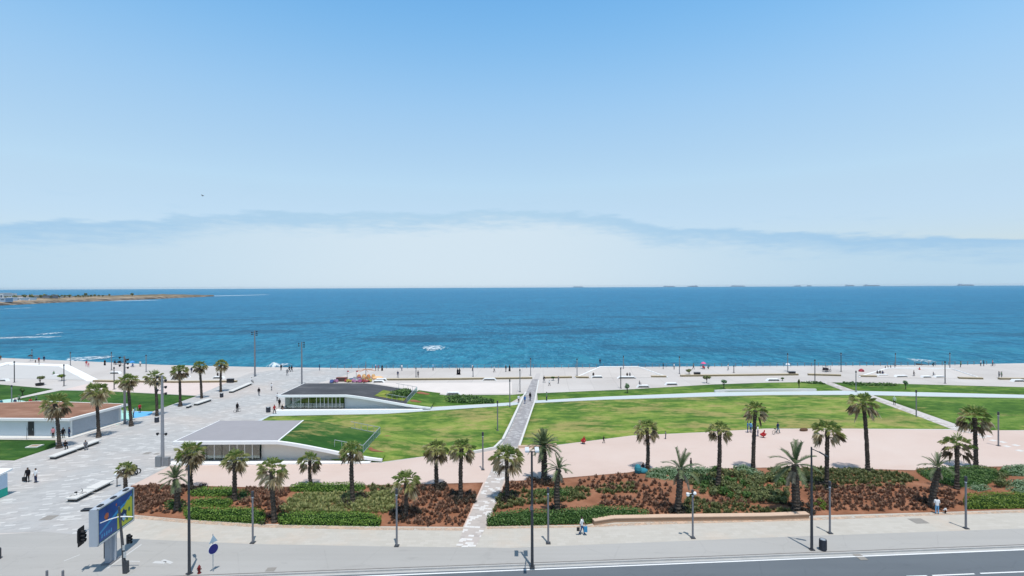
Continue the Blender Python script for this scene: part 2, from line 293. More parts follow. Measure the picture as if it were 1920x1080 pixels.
# ------------------------------------------------------------------ object helpers
COL = scene.collection
def tag(o, label=None, cat=None, group=None, kind=None):
    if label: o['label'] = label
    if cat: o['category'] = cat
    if group: o['group'] = group
    if kind: o['kind'] = kind
    return o
def thing(name, label, cat, loc=(0, 0, 0), rz=0.0, group=None):
    o = D.objects.new(name, None); COL.objects.link(o); o.location = loc; o.rotation_euler = (0, 0, rz)
    o.empty_display_size = 0.2
    return tag(o, label, cat, group)
class MB:
    def __init__(s): s.v = []; s.f = []; s.m = []
    def add(s, vs, fs, mi=0):
        b = len(s.v); s.v.extend(tuple(p) for p in vs); s.f.extend(tuple(i+b for i in f) for f in fs); s.m.extend([mi]*len(fs)); return s
    def box(s, c, size, rz=0.0, mi=0, tilt=None):
        hx, hy, hz = size[0]/2, size[1]/2, size[2]/2; ca, sa = math.cos(rz), math.sin(rz); vs = []
        for x, y, z in ((-1,-1,-1),(1,-1,-1),(1,1,-1),(-1,1,-1),(-1,-1,1),(1,-1,1),(1,1,1),(-1,1,1)):
            p = Vector((x*hx, y*hy, z*hz))
            if tilt: p = tilt @ p
            vs.append((c[0]+p.x*ca-p.y*sa, c[1]+p.x*sa+p.y*ca, c[2]+p.z))
        return s.add(vs, [(0,3,2,1),(4,5,6,7),(0,1,5,4),(1,2,6,5),(2,3,7,6),(3,0,4,7)], mi)
    def tube(s, pts, radii, n=8, mi=0, caps=True, jit=0.0):
        pts = [Vector(p) for p in pts]
        if isinstance(radii, (int, float)): radii = [radii]*len(pts)
        rings = []; prev = None
        for i, p in enumerate(pts):
            t = (pts[min(i+1, len(pts)-1)] - pts[max(i-1, 0)]).normalized()
            a = prev if prev else (Vector((1, 0, 0)) if abs(t.x) < 0.9 else Vector((0, 1, 0)))
            u = (a - t*a.dot(t)).normalized(); w = t.cross(u); prev = u
            rings.append([p + (u*math.cos(2*math.pi*k/n) + w*math.sin(2*math.pi*k/n))*radii[i]*(1+(random.uniform(-jit, jit) if jit else 0)) for k in range(n)])
        vs = [q for r in rings for q in r]; fs = []
        for i in range(len(pts)-1):
            for k in range(n):
                k2 = (k+1) % n; fs.append((i*n+k, i*n+k2, (i+1)*n+k2, (i+1)*n+k))
        if caps: fs.append(tuple(range(n-1, -1, -1))); fs.append(tuple((len(pts)-1)*n+k for k in range(n)))
        return s.add(vs, fs, mi)
    def prism(s, poly, z0, z1, mi=0):
        n = len(poly); zz0 = z0 if isinstance(z0, (list, tuple)) else [z0]*n; zz1 = z1 if isinstance(z1, (list, tuple)) else [z1]*n
        area = sum(poly[i][0]*poly[(i+1) % n][1]-poly[(i+1) % n][0]*poly[i][1] for i in range(n))
        idx = list(range(n)) if area > 0 else list(range(n-1, -1, -1))
        vs = [(poly[i][0], poly[i][1], zz0[i]) for i in idx] + [(poly[i][0], poly[i][1], zz1[i]) for i in idx]
        fs = [tuple(range(n-1, -1, -1)), tuple(range(n, 2*n))] + [(i, (i+1) % n, n+(i+1) % n, n+i) for i in range(n)]
        return s.add(vs, fs, mi)
    def lathe(s, prof, c=(0, 0, 0), n=12, mi=0):
        vs = []; fs = []
        for r, z in prof:
            for k in range(n): vs.append((c[0]+r*math.cos(2*math.pi*k/n), c[1]+r*math.sin(2*math.pi*k/n), c[2]+z))
        for i in range(len(prof)-1):
            for k in range(n): k2 = (k+1) % n; fs.append((i*n+k, i*n+k2, (i+1)*n+k2, (i+1)*n+k))
        fs.append(tuple(range(n-1, -1, -1))); fs.append(tuple((len(prof)-1)*n+k for k in range(n)))
        return s.add(vs, fs, mi)
    def ball(s, c, r, n=10, mi=0, sx=1, sy=1, sz=1):
        vs = []; fs = []; m = max(4, n//2)
        for i in range(m+1):
            th = math.pi*i/m
            for k in range(n):
                a = 2*math.pi*k/n; vs.append((c[0]+r*sx*math.sin(th)*math.cos(a), c[1]+r*sy*math.sin(th)*math.sin(a), c[2]-r*sz*math.cos(th)))
        for i in range(m):
            for k in range(n): k2 = (k+1) % n; fs.append((i*n+k, i*n+k2, (i+1)*n+k2, (i+1)*n+k))
        return s.add(vs, fs, mi)
    def mesh(s, name, mats, smooth=False):
        me = D.meshes.new(name); me.from_pydata(s.v, [], s.f)
        if not isinstance(mats, (list, tuple)): mats = [mats]
        for m in mats: me.materials.append(m)
        if len(mats) > 1: me.polygons.foreach_set('material_index', s.m)
        if smooth: me.polygons.foreach_set('use_smooth', [True]*len(me.polygons))
        me.update(); return me
    def build(s, name, mats, parent=None, loc=None, smooth=False):
        return link(name, s.mesh(name, mats, smooth), parent, loc)
def link(name, me, parent=None, loc=None):
    o = D.objects.new(name, me); COL.objects.link(o)
    if parent is not None: o.parent = parent
    if loc is not None: o.location = loc
    return o
def copy_tree(o, parent=None):
    c = o.copy(); COL.objects.link(c)
    if parent is not None: c.parent = parent
    for ch in o.children: copy_tree(ch, c)
    return c
def PX(pts, z=0.0): return [G(x, y, z) for x, y in pts]
def inside(p, poly):
    x, y = p[0], p[1]; c = False; j = len(poly)-1
    for i in range(len(poly)):
        xi, yi = poly[i][0], poly[i][1]; xj, yj = poly[j][0], poly[j][1]
        if (yi > y) != (yj > y) and x < (xj-xi)*(y-yi)/(yj-yi+1e-12)+xi: c = not c
        j = i
    return c
def seg_dist(p, poly):
    best = 1e9
    for i in range(len(poly)):
        a = poly[i]; b = poly[(i+1) % len(poly)]; dx, dy = b[0]-a[0], b[1]-a[1]; l = dx*dx+dy*dy
        t = max(0, min(1, ((p[0]-a[0])*dx+(p[1]-a[1])*dy)/l)) if l else 0
        best = min(best, math.hypot(p[0]-a[0]-t*dx, p[1]-a[1]-t*dy))
    return best
def sheet(name, poly, z, mat, hf=None, step=None, skirt=0.0):
    """a flat (or gently shaped) ground surface over a polygon"""
    pts = [Vector((p[0], p[1])) for p in poly]; n = len(pts); edges = [(i, (i+1) % n) for i in range(n)]
    if step:
        # refine the edges too
        ref = []
        for i in range(n):
            a, b = pts[i], pts[(i+1) % n]; k = max(1, int((b-a).length/step))
            ref += [a.lerp(b, j/k) for j in range(k)]
        pts = ref; n = len(pts); edges = [(i, (i+1) % n) for i in range(n)]; base = list(pts)
        xs = [p.x for p in pts]; ys = [p.y for p in pts]; y = min(ys)
        while y < max(ys):
            x = min(xs)
            while x < max(xs):
                q = Vector((x+random.uniform(-.2, .2)*step, y+random.uniform(-.2, .2)*step))
                if inside(q, base) and seg_dist(q, base) > step*0.4: pts.append(q)
                x += step
            y += step
    v, e, f, *_ = geometry.delaunay_2d_cdt(pts, edges, [], 1, 1e-4)
    bpoly = [Vector((p[0], p[1])) for p in poly]
    vs = [(p.x, p.y, z + (hf(p.x, p.y, seg_dist(p, bpoly)) if hf else 0)) for p in v]
    me = D.meshes.new(name); me.from_pydata(vs, [], [tuple(t) for t in f])
    bm = bmesh.new(); bm.from_mesh(me); bmesh.ops.recalc_face_normals(bm, faces=bm.faces)
    if sum(fc.normal.z for fc in bm.faces) < 0: bmesh.ops.reverse_faces(bm, faces=bm.faces)
    if skirt:
        be = [ed for ed in bm.edges if len(ed.link_faces) == 1]
        r = bmesh.ops.extrude_edge_only(bm, edges=be)
        for vv in [g for g in r['geom'] if isinstance(g, bmesh.types.BMVert)]: vv.co.z -= skirt
    for fc in bm.faces: fc.smooth = bool(hf)
    bm.to_mesh(me); bm.free(); me.materials.append(mat)
    return link(name, me)
def struct(o): o['kind'] = 'structure'; return o
HAZE = 0.00002
# ------------------------------------------------------------------ the ground
SHORE = [(-700, 640), (-60, 668), (0, 671), (150, 677), (300, 684), (475, 688), (640, 690), (960, 689.5), (1440, 686), (1765, 684), (1920, 681), (2500, 676)]
shore = PX(SHORE)
def KERB(x, off=0.0): return Vector((x, 44.05+0.061*x+off, 0))
base_poly = [KERB(-260, .2), KERB(0, .2), KERB(400, .2)] + [shore[i] for i in range(len(shore)-1, -1, -1)]
struct(sheet('promenade', base_poly, 0.0, M_CONC))
# sea wall face and rocks
mb = MB()
for i in range(len(shore)-1):
    a, b = shore[i], shore[i+1]
    mb.add([(a.x, a.y, -8), (b.x, b.y, -8), (b.x, b.y, 0.0), (a.x, a.y, 0.0)], [(0, 1, 2, 3)])
mb.build('sea_wall', M_KERB); struct(D.objects['sea_wall'])
SEA_Z = -5.0
mb = MB(); mb.add([(-30000, -300, SEA_Z), (30000, -300, SEA_Z), (30000, 15000, SEA_Z), (-30000, 15000, SEA_Z)], [(0, 1, 2, 3)])
struct(mb.build('sea', M_SEA))
# land behind the camera and under the road
struct(sheet('road', [KERB(-260, -90), KERB(400, -90), KERB(400, .0), KERB(-260, .0)], -0.12, M_ROAD))
mb = MB()
def strip(a, b, w, z0, z1, m, mi=0):
    d = (b-a).normalized(); nrm = Vector((-d.y, d.x, 0))*w/2
    m.prism([a+nrm, b+nrm, b-nrm, a-nrm], z0, z1, mi)
strip(KERB(-120, 0.1), KERB(160, 0.1), 0.2, -0.13, 0.012, mb); struct(mb.build('kerb', M_KERB))
mb = MB(); strip(KERB(-120, 0.23), KERB(160, 0.23), 0.11, 0.004, 0.018, mb); struct(mb.build('kerb_joint', M_DARKJ))  # thin dark strip along the back of the kerb
mb = MB(); strip(KERB(-120, -0.17), KERB(160, -0.17), 0.32, -0.13, -0.112, mb); struct(mb.build('gutter', simple('gutter_concrete', (.42, .42, .41), .85, var=.15, scale=1)))
mb = MB()
ra, rb = G(680, 1080.5, -.1), G(1920, 1030.5, -.1); dr = (rb-ra).normalized()
strip(Vector((ra.x, ra.y, 0))-dr*60, Vector((rb.x, rb.y, 0))+dr*60, 0.16, -0.108, -0.100, mb)
for (xa, ya, xb, yb) in ((1700, 1080.6, 1738, 1079.5), (1748, 1079, 1827, 1075.8), (1838, 1075, 1925, 1071.6), (1932, 1071, 2010, 1068)):
    a, b = G(xa, ya, -.1), G(xb, yb, -.1); strip(Vector((a.x, a.y, 0)), Vector((b.x, b.y, 0)), 0.14, -0.108, -0.100, mb)
struct(mb.build('road_markings', M_PAINT))
lane = PX([(82, 997), (215, 1009), (480, 1020.5), (744, 1025), (960, 1027.5), (1440, 1008), (1920, 991), (2400, 972)])
struct(sheet('pavement', [Vector((-260, 44, 0)), Vector((-90, 44.5, 0))] + lane + [KERB(110, .26), KERB(0, .26), KERB(-60, .26), KERB(-250, .26)], 0.008, M_LANE))
mb = MB()
for q, w in ((((265, 1021), (201, 1066)), .12), (((236, 1052), (262, 1053)), .1), (((288, 1054), (310, 1055)), .35), (((305, 1050), (322, 1056)), .3), (((150, 1040), (120, 1052)), .1)):
    a, b = G(*q[0]), G(*q[1]); strip(a, b, w, 0.0085, 0.0125, mb)
struct(mb.build('worn_markings', M_OLDPAINT))
mb = MB()
for (x, y, w, d) in ((508, 1068, .75, .6), (1722, 977, 1.4, 1.1), (92, 971, 1.2, 1.1), (276, 850, .9, .9), (294, 851, .6, .6)):
    p = G(x, y); mb.box((p.x, p.y, 0.018), (w, d, 0.012), 0.05)
for (x, y, w, d) in ((1608, 1041, .7, .35), (1617, 1047, .7, .5)):
    p = G(x, y, -.1); mb.box((p.x, p.y, -0.098), (w, d, 0.02), 0.05)
struct(mb.build('manhole_covers', simple('manhole_iron', (0.27, 0.25, 0.225), 0.7)))
front = PX([(244, 965), (215, 1009), (480, 1020.5), (744, 1025), (960, 1027.5), (1440, 1008), (1920, 991), (2400, 972), (2400, 930), (1920, 953), (1740, 959), (1520, 964), (1147, 972), (1100, 981), (911, 985), (870, 986), (712, 985), (480, 979), (350, 971)])
struct(sheet('front_pavement', front, 0.010, M_PAV))
sandp = PX([(244, 963), (247, 910), (330, 868), (717, 868), (792, 857), (887, 850), (925, 844), (967, 840), (1045, 835), (1090, 829), (1185, 817), (1335, 810), (1435, 804), (1565, 804), (1777, 806), (1920, 807.5), (2400, 812), (2400, 932), (1920, 955), (1740, 961), (1520, 966), (1147, 974), (1100, 983), (911, 987), (870, 988), (712, 987), (480, 981), (350, 973)])
struct(sheet('sand_plaza', sandp, 0.006, M_SAND))
boul = PX([(-700, 1200), (-700, 868), (27, 864), (105, 838), (140, 822), (218, 799), (287, 771), (369, 742), (440, 711), (470, 699), (514, 694), (560, 692), (675, 692.5), (640, 706), (600, 717), (560, 735), (505, 780), (488, 790), (440, 800), (330, 868), (247, 910), (244, 965), (215, 1009), (82, 997)])
boul[0] = Vector((-130, 46, 0)); boul[1] = Vector((-130, 73, 0))
struct(sheet('boulevard', boul, 0.012, M_BOUL))
struct(sheet('pink_plaza', PX([(180, 716), (445, 716), (367, 741), (200, 733), (120, 730)]), 0.004, simple('pink_screed', (0.62, 0.52, 0.475), .9, var=.08, scale=.3)))
struct(sheet('pink_plaza', PX([(700, 718), (960, 717), (960, 738), (835, 739), (800, 735)]), 0.004, simple('pale_screed', (0.64, 0.585, 0.545), .9, var=.08, scale=.3)))
cpath = PX([(857, 1025), (892, 1025.5), (911, 988), (944, 905), (951, 885), (971, 839), (1001, 756), (1010, 712), (999, 712), (977, 757), (943, 831), (922, 880), (910, 904), (870, 989)])
struct(sheet('garden_path', cpath[:7]+cpath[9:], 0.024, M_PATH))
struct(sheet('garden_path_upper', PX([(942, 833), (970, 838.5), (1001, 756), (1010, 711), (998, 711), (977, 757)]), 0.028, M_GPATH))
struct(sheet('sea_steps_path', PX([(1000, 711), (1010, 711), (1014, 700), (1006, 700)]), 0.010, simple('worn_path_concrete', (.47, .44, .42), .9, var=.06)))
xp = [(480, 790), (525, 769.5), (807, 764), (960, 755), (1005, 751), (1135, 744), (1335, 736), (1440, 734.5), (1590, 733), (1740, 736), (1920, 740.5), (2500, 750), (2500, 757), (1920, 746), (1740, 743), (1590, 740), (1440, 740.5), (1335, 743), (1135, 749), (1005, 755.5), (960, 760), (720, 776), (506, 780), (488, 790)]
struct(sheet('cross_path', PX(xp), 0.020, M_XPATH))
struct(sheet('diagonal_path', PX([(1540, 716), (1557, 716), (1600, 732.8), (1584, 733)]), 0.030, M_PATH))
struct(sheet('diagonal_path', PX([(1617, 746-3), (1634, 743), (1822, 813), (1790, 807)]), 0.040, M_PATH))
mb = MB()
for (x, y) in ((1836, 815), (1842, 820), (1853, 818), (1862, 826), (1880, 829), (1888, 837), (1905, 835), (1912, 845), (1928, 843), (1818, 811)):
    p = G(x, y); mb.box((p.x, p.y, 0.014), (0.95, 0.7, 0.012), 0.3)
for (x, y) in ((862, 1022), (882, 1019), (868, 1013), (886, 1024), (872, 1025)):
    p = G(x, y); mb.box((p.x, p.y, 0.028), (0.62, 0.35, 0.012), 0.0)
struct(mb.build('white_path_slabs', simple('white_slab', (0.62, 0.60, 0.57), .8)))

def mound(s, amp, k=0.06, ed=3.0):
    def h(x, y, d): return amp*min(1, d/ed)*(0.45+0.55*noise.noise(Vector((x*k+s, y*k*1.6, s))))
    return h
lawn_left = [(488, 790.5), (506, 780.5), (720, 776.5), (960, 760.5), (974, 758), (941, 828), (926, 842), (887, 849), (792, 856), (717, 866), (640, 867), (560, 845), (500, 800)]
def hl(x, y, d):
    b = max(0, 1-abs(y-76.5)/8.5)*max(0, min(1, (-12-x)/8.5)) if x > -24 else 0
    return mound(1, .25)(x, y, d) + min(b*1.2, .85)*min(1, d/1.2)
struct(sheet('lawn', PX(lawn_left), 0.03, M_LAWN, hl, 1.6, .05))
lawn_mid = [(1003, 756), (1135, 749.8), (1335, 743.8), (1440, 741.2), (1590, 740.8), (1615, 741.2), (1787, 804.5), (1565, 803.5), (1435, 803.5), (1335, 809.5), (1185, 816.5), (1090, 828.5), (1045, 834), (973, 838)]
struct(sheet('lawn', PX(lawn_mid), 0.03, M_LAWN, mound(2, .35), 2.0, .05))
struct(sheet('lawn', PX([(1638, 741.4), (1740, 743.8), (1920, 746.8), (2400, 757), (2400, 811), (1920, 806.5), (1826, 807)]), 0.03, M_LAWN2, mound(3, .3), 2.0, .05))
lawn_up1 = [(809, 763), (958, 754.5), (986, 738), (960, 740.5), (835, 741), (800, 737), (772, 757)]
def hu(x, y, d):
    b = max(0, min(1, (-12-x)/9)); return mound(4, .2)(x, y, d)+.7*b*min(1, d/2)
struct(sheet('lawn', PX(lawn_up1), 0.03, M_LAWN2, hu, 1.6, .05))
struct(sheet('lawn', PX([(1008, 750.5), (1135, 743.4), (1335, 735.4), (1440, 733.9), (1580, 732.4), (1539, 716.3), (1440, 717.5), (1335, 721), (1185, 730), (1007, 737.5)]), 0.03, M_LAWN2, mound(5, .25), 2.4, .05))
struct(sheet('lawn', PX([(1603, 732.6), (1740, 735.5), (1920, 740), (2400, 748), (2400, 734), (1920, 726), (1677, 719.5), (1559, 717)]), 0.03, M_LAWN2, mound(6, .25), 2.4, .05))
struct(sheet('lawn', PX([(45, 752), (30, 748.5), (115, 732), (200, 733.5), (369, 742.5), (286, 771.5), (236, 770), (135, 762), (75, 758)]), 0.03, M_LAWN3, mound(7, .25), 2.4, .05))
struct(sheet('lawn', PX([(-200, 712), (0, 721), (100, 729.5), (20, 748), (0, 750.5), (-200, 760)]), 0.03, M_LAWN3, mound(8, .4), 2.4, .05))
struct(sheet('lawn', PX([(-150, 823), (104, 825.5), (105, 837.5), (27, 863.5), (-150, 860)]), 0.03, M_LAWN3, mound(9, .15), 1.6, .05))
struct(sheet('turquoise_path', PX([(-300, 762), (20, 748.4), (43, 751), (72, 758), (50, 760), (0, 769), (-300, 800)]), 0.022, simple('turquoise_rubber', (0.40, 0.60, 0.545), .9, var=.08, scale=.4)))
struct(sheet('playground_surface', PX([(205, 766), (250, 771.5), (250, 784.5), (219, 797), (200, 797)]), 0.022, simple('mint_rubber', (0.36, 0.66, 0.60), .9, var=.08, scale=.6)))
struct(sheet('playground_surface', PX([(250, 771.5), (287, 772), (281, 779), (250, 784.5)]), 0.024, simple('blue_rubber', (0.13, 0.42, 0.72), .9, var=.08, scale=.6)))
# planting beds
n = NT('sand_wash'); f_ = n.ramp(n.noise(1.2, 5, .7), [(.36, (0, 0, 0)), (.56, (1, 1, 1))]); n.fin(n.mix(n.noise(2, 3), (.50, .37, .28), (.56, .42, .32)), .95, .1)
tr_ = n.N('ShaderNodeBsdfTransparent'); mx_ = n.N('ShaderNodeMixShader'); n.L(f_, mx_.inputs[0]); n.L(tr_.outputs[0], mx_.inputs[1]); n.L(n.b.outputs[0], mx_.inputs[2]); n.L(mx_.outputs[0], n.t.nodes['Material Output'].inputs[0]); M_FR = n.m
bed1 = [(245, 911), (287, 909), (475, 914), (540, 913), (685, 910), (800, 908), (906, 905), (868, 988), (712, 987), (480, 982), (350, 974), (245, 965)]
bed2 = [(948, 903), (1050, 897), (1180, 886), (1215, 878), (1300, 880), (1435, 877), (1565, 878), (1715, 882), (1725, 878), (1920, 874), (2150, 872), (2150, 945), (1920, 955.5), (1740, 961), (1520, 967), (1147, 975.5), (1100, 984), (913, 987)]
struct(sheet('sand_fringe', PX([(244, 966), (350, 975), (480, 983.5), (712, 989), (868, 990), (868, 995), (712, 994), (480, 989), (350, 981), (244, 972)]), 0.0145, M_FR))
struct(sheet('sand_fringe', PX([(913, 988), (1100, 986), (1116, 984), (1250, 977.5), (1520, 971), (1740, 962.5), (1920, 957), (2150, 947), (2150, 951), (1920, 961.5), (1740, 967), (1520, 976), (1250, 983), (1116, 988.5), (913, 992)]), 0.0145, M_FR))
def hb(x, y, d): return 0.28*min(1, d/2.2)*(0.7+0.6*noise.noise(Vector((x*.2, y*.3, 3))))+0.05*noise.noise(Vector((x*1.3, y*1.3, 9)))*min(1, d)
BED = []
for nm, b in (('planting_bed', bed1), ('planting_bed', bed2)):
    pb = PX(b); BED.append(pb); struct(sheet(nm, pb, 0.035, M_SOIL, hb, 0.8, .05))
def bed_z(x, y):
    for pb in BED:
        if inside((x, y), pb): return 0.035+hb(x, y, seg_dist((x, y), pb))
    return 0.02
struct(sheet('soil_patch', PX([(706, 817), (712, 815), (752, 827), (742, 834), (716, 829)], .55), 0.0, M_SOIL, lambda x, y, d: .60+hl(x, y, 3)*.55, .8)) if False else None
# low walls and ledges of the garden
def wall_line(name, label, pts, w, h, mat=M_LEDGE, cat='low wall', z=0.0, group=None, cap=None):
    P = PX(pts); o = thing(name, label, cat, P[0], group=group); m = MB()
    Lp = []; Rp = []
    for i, p in enumerate(P):
        d = (P[min(i+1, len(P)-1)]-P[max(i-1, 0)]).normalized(); nn = Vector((-d.y, d.x, 0))*w/2
        Lp.append(p-P[0]+nn); Rp.append(p-P[0]-nn)
    for i in range(len(P)-1): m.prism([Lp[i], Lp[i+1], Rp[i+1], Rp[i]], z, h)
    m.build('wall_body', mat, o)
    if cap:
        m = MB()
        for i in range(len(P)-1): 
            e = 1.25; c0 = [(Lp[i]-Rp[i])*(e-1)/2, ]
            m.prism([Lp[i]+c0[0], Lp[i+1]+c0[0], Rp[i+1]-c0[0], Rp[i]-c0[0]], h+.002, h+.07)
        m.build('coping', cap, o)
    return o
M_TAN = simple('tan_stone', (0.58, 0.42, 0.31), .85, var=.12, scale=1.2)
M_BROWN = simple('dry_brown_edge', (0.27, 0.215, 0.12), .9, var=.3, scale=.8)
wall_line('retaining_ledge', 'long tan stone ledge edging the right planting bed along the front pavement', [(1112, 983), (1150, 977.5), (1250, 975.5), (1440, 973), (1514, 970)], .55, .42, simple('ledge_face', (0.36, 0.23, 0.15), .9), cap=M_TAN)
wall_line('path_wall', 'white low wall along the left side of the upper garden path', [(986, 738), (976, 757.5), (958, 797), (943, 828)], .38, .45)
wall_line('path_kerb', 'flat white kerb along the right side of the upper garden path', [(1010, 713), (1003, 752), (973.5, 838)], .30, .12, cat='kerb')
wall_line('corner_wall', 'low pale wall curving from the lawn corner to the foot of the upper path wall', [(888, 850.5), (912, 846), (927, 843), (941, 829)], .35, .4)
wall_line('corner_wall', 'short low wall at the lawn corner right of the garden path', [(972, 840), (1000, 839), (1043, 836)], .35, .35, M_TAN)
wall_line('path_ledge', 'long white raised ledge on the seaward side of the cross path right of centre', [(1340, 735.6), (1365, 734.2), (1440, 733.2), (1500, 732.8), (1530, 733.2)], .5, .5)
pts_brown = [([(715, 713), (850, 712), (998, 710)], 'brown edged planter strip on the promenade left of the garden path'),
 ([(1020, 709.5), (1072, 708.5)], 'short brown planter strip right of the garden path end'),
 ([(1078, 708.5), (1104, 709)], 'small brown planter strip at the left foot of the middle white ramp'),
 ([(1221, 707.5), (1249, 707.5)], 'small dark planter strip at the right foot of the middle white ramp'),
 ([(1276, 706), (1440, 704), (1496, 703.5)], 'long olive planter strip behind the two round bushes'),
 ([(1515, 703.5), (1576, 705)], 'olive planter strip on the promenade right of the tall centre right lamp'),
 ([(1612, 706.5), (1643, 707)], 'short dark planter strip at the left foot of the right white ramp'),
 ([(1797, 710), (1842, 711)], 'dark planter strip at the right foot of the right white ramp'),
 ([(1873, 711.5), (1960, 712)], 'ochre planter strip at the right border of the promenade'),
 ([(176, 715.5), (206, 716), (330, 717.5), (444, 716.5)], 'long brown planter strip on the promenade behind the left palms')]
for p, l in pts_brown:
    wall_line('planter_strip', l, p, .7, .38, M_BROWN, 'planter', group='planter strips on the promenade', cap=simple('planter_rim', (.50, .42, .30), .9) if len(p) > 1 else None)

# white ramps (tilted raised plates with pale rims) on the promenade
def ramp(label, front, back, z, rim, lw=1.0):
    fr = [G(x, y, 0.02) for x, y in front]; bk = [G(x, y, z) for x, y in back]; o = thing('white_ramp', label, 'ramp', fr[0], group='white ramps on the promenade')
    P = [p-fr[0] for p in (fr[0], fr[1], bk[1], bk[0])]
    m = MB(); base = [(p.x, p.y) for p in P]
    m.prism(base, [0.0]*4, [.03, .03, P[2].z+.0, P[3].z+.0]); m.build('ramp_plate', M_CONC if rim < 2 else simple('ramp_light', (.50, .49, .475), .85, var=.06, scale=.5), o)
    m = MB()
    def rimseg(a, b, inn, w):
        n = (inn-(a+b)/2); n.z = 0; d = (b-a).normalized(); n = (n-d*n.dot(d)); n.z = 0; n = n.normalized()*w
        up_ = Vector((0, 0, .15)); n = n+Vector((0, 0, (plane(a+n)-a.z+plane(b+n)-b.z)/2)); m.add([a+up_*.5, b+up_*.5, b+n+up_, a+n+up_, a, b, b+n, a+n], [(0, 1, 2, 3), (4, 5, 1, 0), (5, 6, 2, 1), (7, 6, 2, 3), (4, 7, 3, 0)])
    c = (P[0]+P[1]+P[2]+P[3])/4; pn = (P[1]-P[0]).cross(P[3]-P[0])
    def plane(q): return P[0].z+.03-(pn.x*(q.x-P[0].x)+pn.y*(q.y-P[0].y))/pn.z
    if rim > 2: rimseg(P[0], P[3], c, rim); rimseg(P[1], P[2], c, rim); rimseg(P[3]+Vector((0, 0, .03)), P[2]+Vector((0, 0, .03)), c, rim)
    else: u_ = Vector((0, 0, .08)); m.tube([P[0]+u_, P[3]+u_, P[2]+u_, P[1]+u_], .17, 8)
    m.build('ramp_rim', M_WHITE, o)
ramp('large white ramp at the far left of the promenade', [(-75, 708), (186, 713)], [(12, 680), (128, 684)], 1.5, 2.2)
ramp('pale rimmed ramp in the middle of the promenade', [(1078, 709), (1252, 708)], [(1125, 688.5), (1196, 688)], 1.5, .6)
ramp('pale rimmed ramp at the right of the promenade', [(1610, 707), (1842, 711)], [(1664, 691), (1783, 691.5)], 1.3, .6)

# sea wall railing with posts
mbr = MB(); rail = thing('sea_railing', 'thin grey railing along the promenade edge above the sea', 'railing', (0, 0, 0))
pts = PX([(620, 691.2), (960, 690.7), (1440, 687.2), (1765, 685.2), (1850, 683.6)])
seg = [(pts[i], pts[i+1]) for i in range(len(pts)-1)]; tot = sum((b-a).length for a, b in seg); nposts = 96; stepp = tot/(nposts-1)
postm = MB().box((0, 0, .55), (.11, .11, 1.1)).mesh('post', M_METAL2)
acc = 0; k = 0
for a, b in seg:
    Ls = (b-a).length
    while k*stepp <= acc+Ls+1e-6 and k < nposts:
        q = a.lerp(b, (k*stepp-acc)/Ls); link('post', postm, rail, q); k += 1
    acc += Ls
    mbr.tube([a+Vector((0, 0, 1.08)), b+Vector((0, 0, 1.08))], .03, 5); mbr.tube([a+Vector((0, 0, .6)), b+Vector((0, 0, .6))], .02, 5)
mbr.build('handrail', M_METAL2, rail)

# rocks of the shore (too many to count)
mb = MB()
for i in range(len(shore)-1):
    a, b = shore[i], shore[i+1]; Ls = (b-a).length
    nn = Vector((-(b-a).y, (b-a).x, 0)).normalized()
    for j in range(int(min(Ls, 260)*1.6)):
        t = random.random(); off = random.uniform(.5, 13)
        p = a.lerp(b, t) if Ls < 300 else (b+(a-b).normalized()*random.uniform(0, 260) if i == 0 else a+(b-a).normalized()*random.uniform(0, 260))
        p = p+nn*off; r = random.uniform(.5, 1.5); z = -0.9-off*.35+random.uniform(-.3, .4)
        vs = []; 
        for c in ((-1,-1,-1),(1,-1,-1),(1,1,-1),(-1,1,-1),(-1,-1,1),(1,-1,1),(1,1,1),(-1,1,1)):
            vs.append((p.x+c[0]*r*random.uniform(.5, 1), p.y+c[1]*r*random.uniform(.5, 1), z+c[2]*r*random.uniform(.3, .75)))
        mb.add(vs, [(0,3,2,1),(4,5,6,7),(0,1,5,4),(1,2,6,5),(2,3,7,6),(3,0,4,7)])
tag(mb.build('shore_rocks', M_ROCK), 'dark boulders piled along the foot of the sea wall', 'rocks', kind='stuff')

# foam
def foam(label, x0, x1, y0, y1, amp=.5, seed=0, z=SEA_Z):
    a, b = G((x0+x1)/2, y1, z), G((x0+x1)/2, y0, z); xa, xb = px2x(x0, (y0+y1)/2, (a.y+b.y)/2), px2x(x1, (y0+y1)/2, (a.y+b.y)/2)
    nx, ny = 40, 10; vs = []; fs = []
    for j in range(ny+1):
        for i in range(nx+1):
            u, v = i/nx, j/ny; e = math.sin(math.pi*u)*math.sin(math.pi*v)
            x = xa+(xb-xa)*u; y = a.y+(b.y-a.y)*v+ (xb-xa)*.06*math.sin(u*5+seed)
            vs.append((x, y, z+.02+amp*e*(.6+.8*noise.noise(Vector((x*.3, y*.3, seed))))-(.1 if e < .02 else 0)))
    for j in range(ny):
        for i in range(nx):
            u, v = (i+.5)/nx-.5, (j+.5)/ny-.5
            if (u*u+v*v)*4 > .55+.6*noise.noise(Vector((i*.35, j*.5, seed*3.1))): continue
            fs.append((j*(nx+1)+i, j*(nx+1)+i+1, (j+1)*(nx+1)+i+1, (j+1)*(nx+1)+i))
    me = D.meshes.new('breaking_wave'); me.from_pydata(vs, [], fs); me.materials.append(M_FOAM)
    tag(link('breaking_wave', me), label, 'wave', kind='stuff')
foam('white breaking wave in open water right of the two tall masts', 786, 840, 647, 659, 1.0, 1)
foam('white foam splash at the promenade edge behind the second mast', 498, 548, 682, 690, 1.5, 2)
foam('white surf near the shore at the left', 122, 215, 667, 677, .6, 3)
foam('long thin foam streak at the left border of the sea', -70, 125, 631, 635.5, .15, 4)
foam('small splash above the long foam streak', 80, 103, 623, 629, .8, 5)
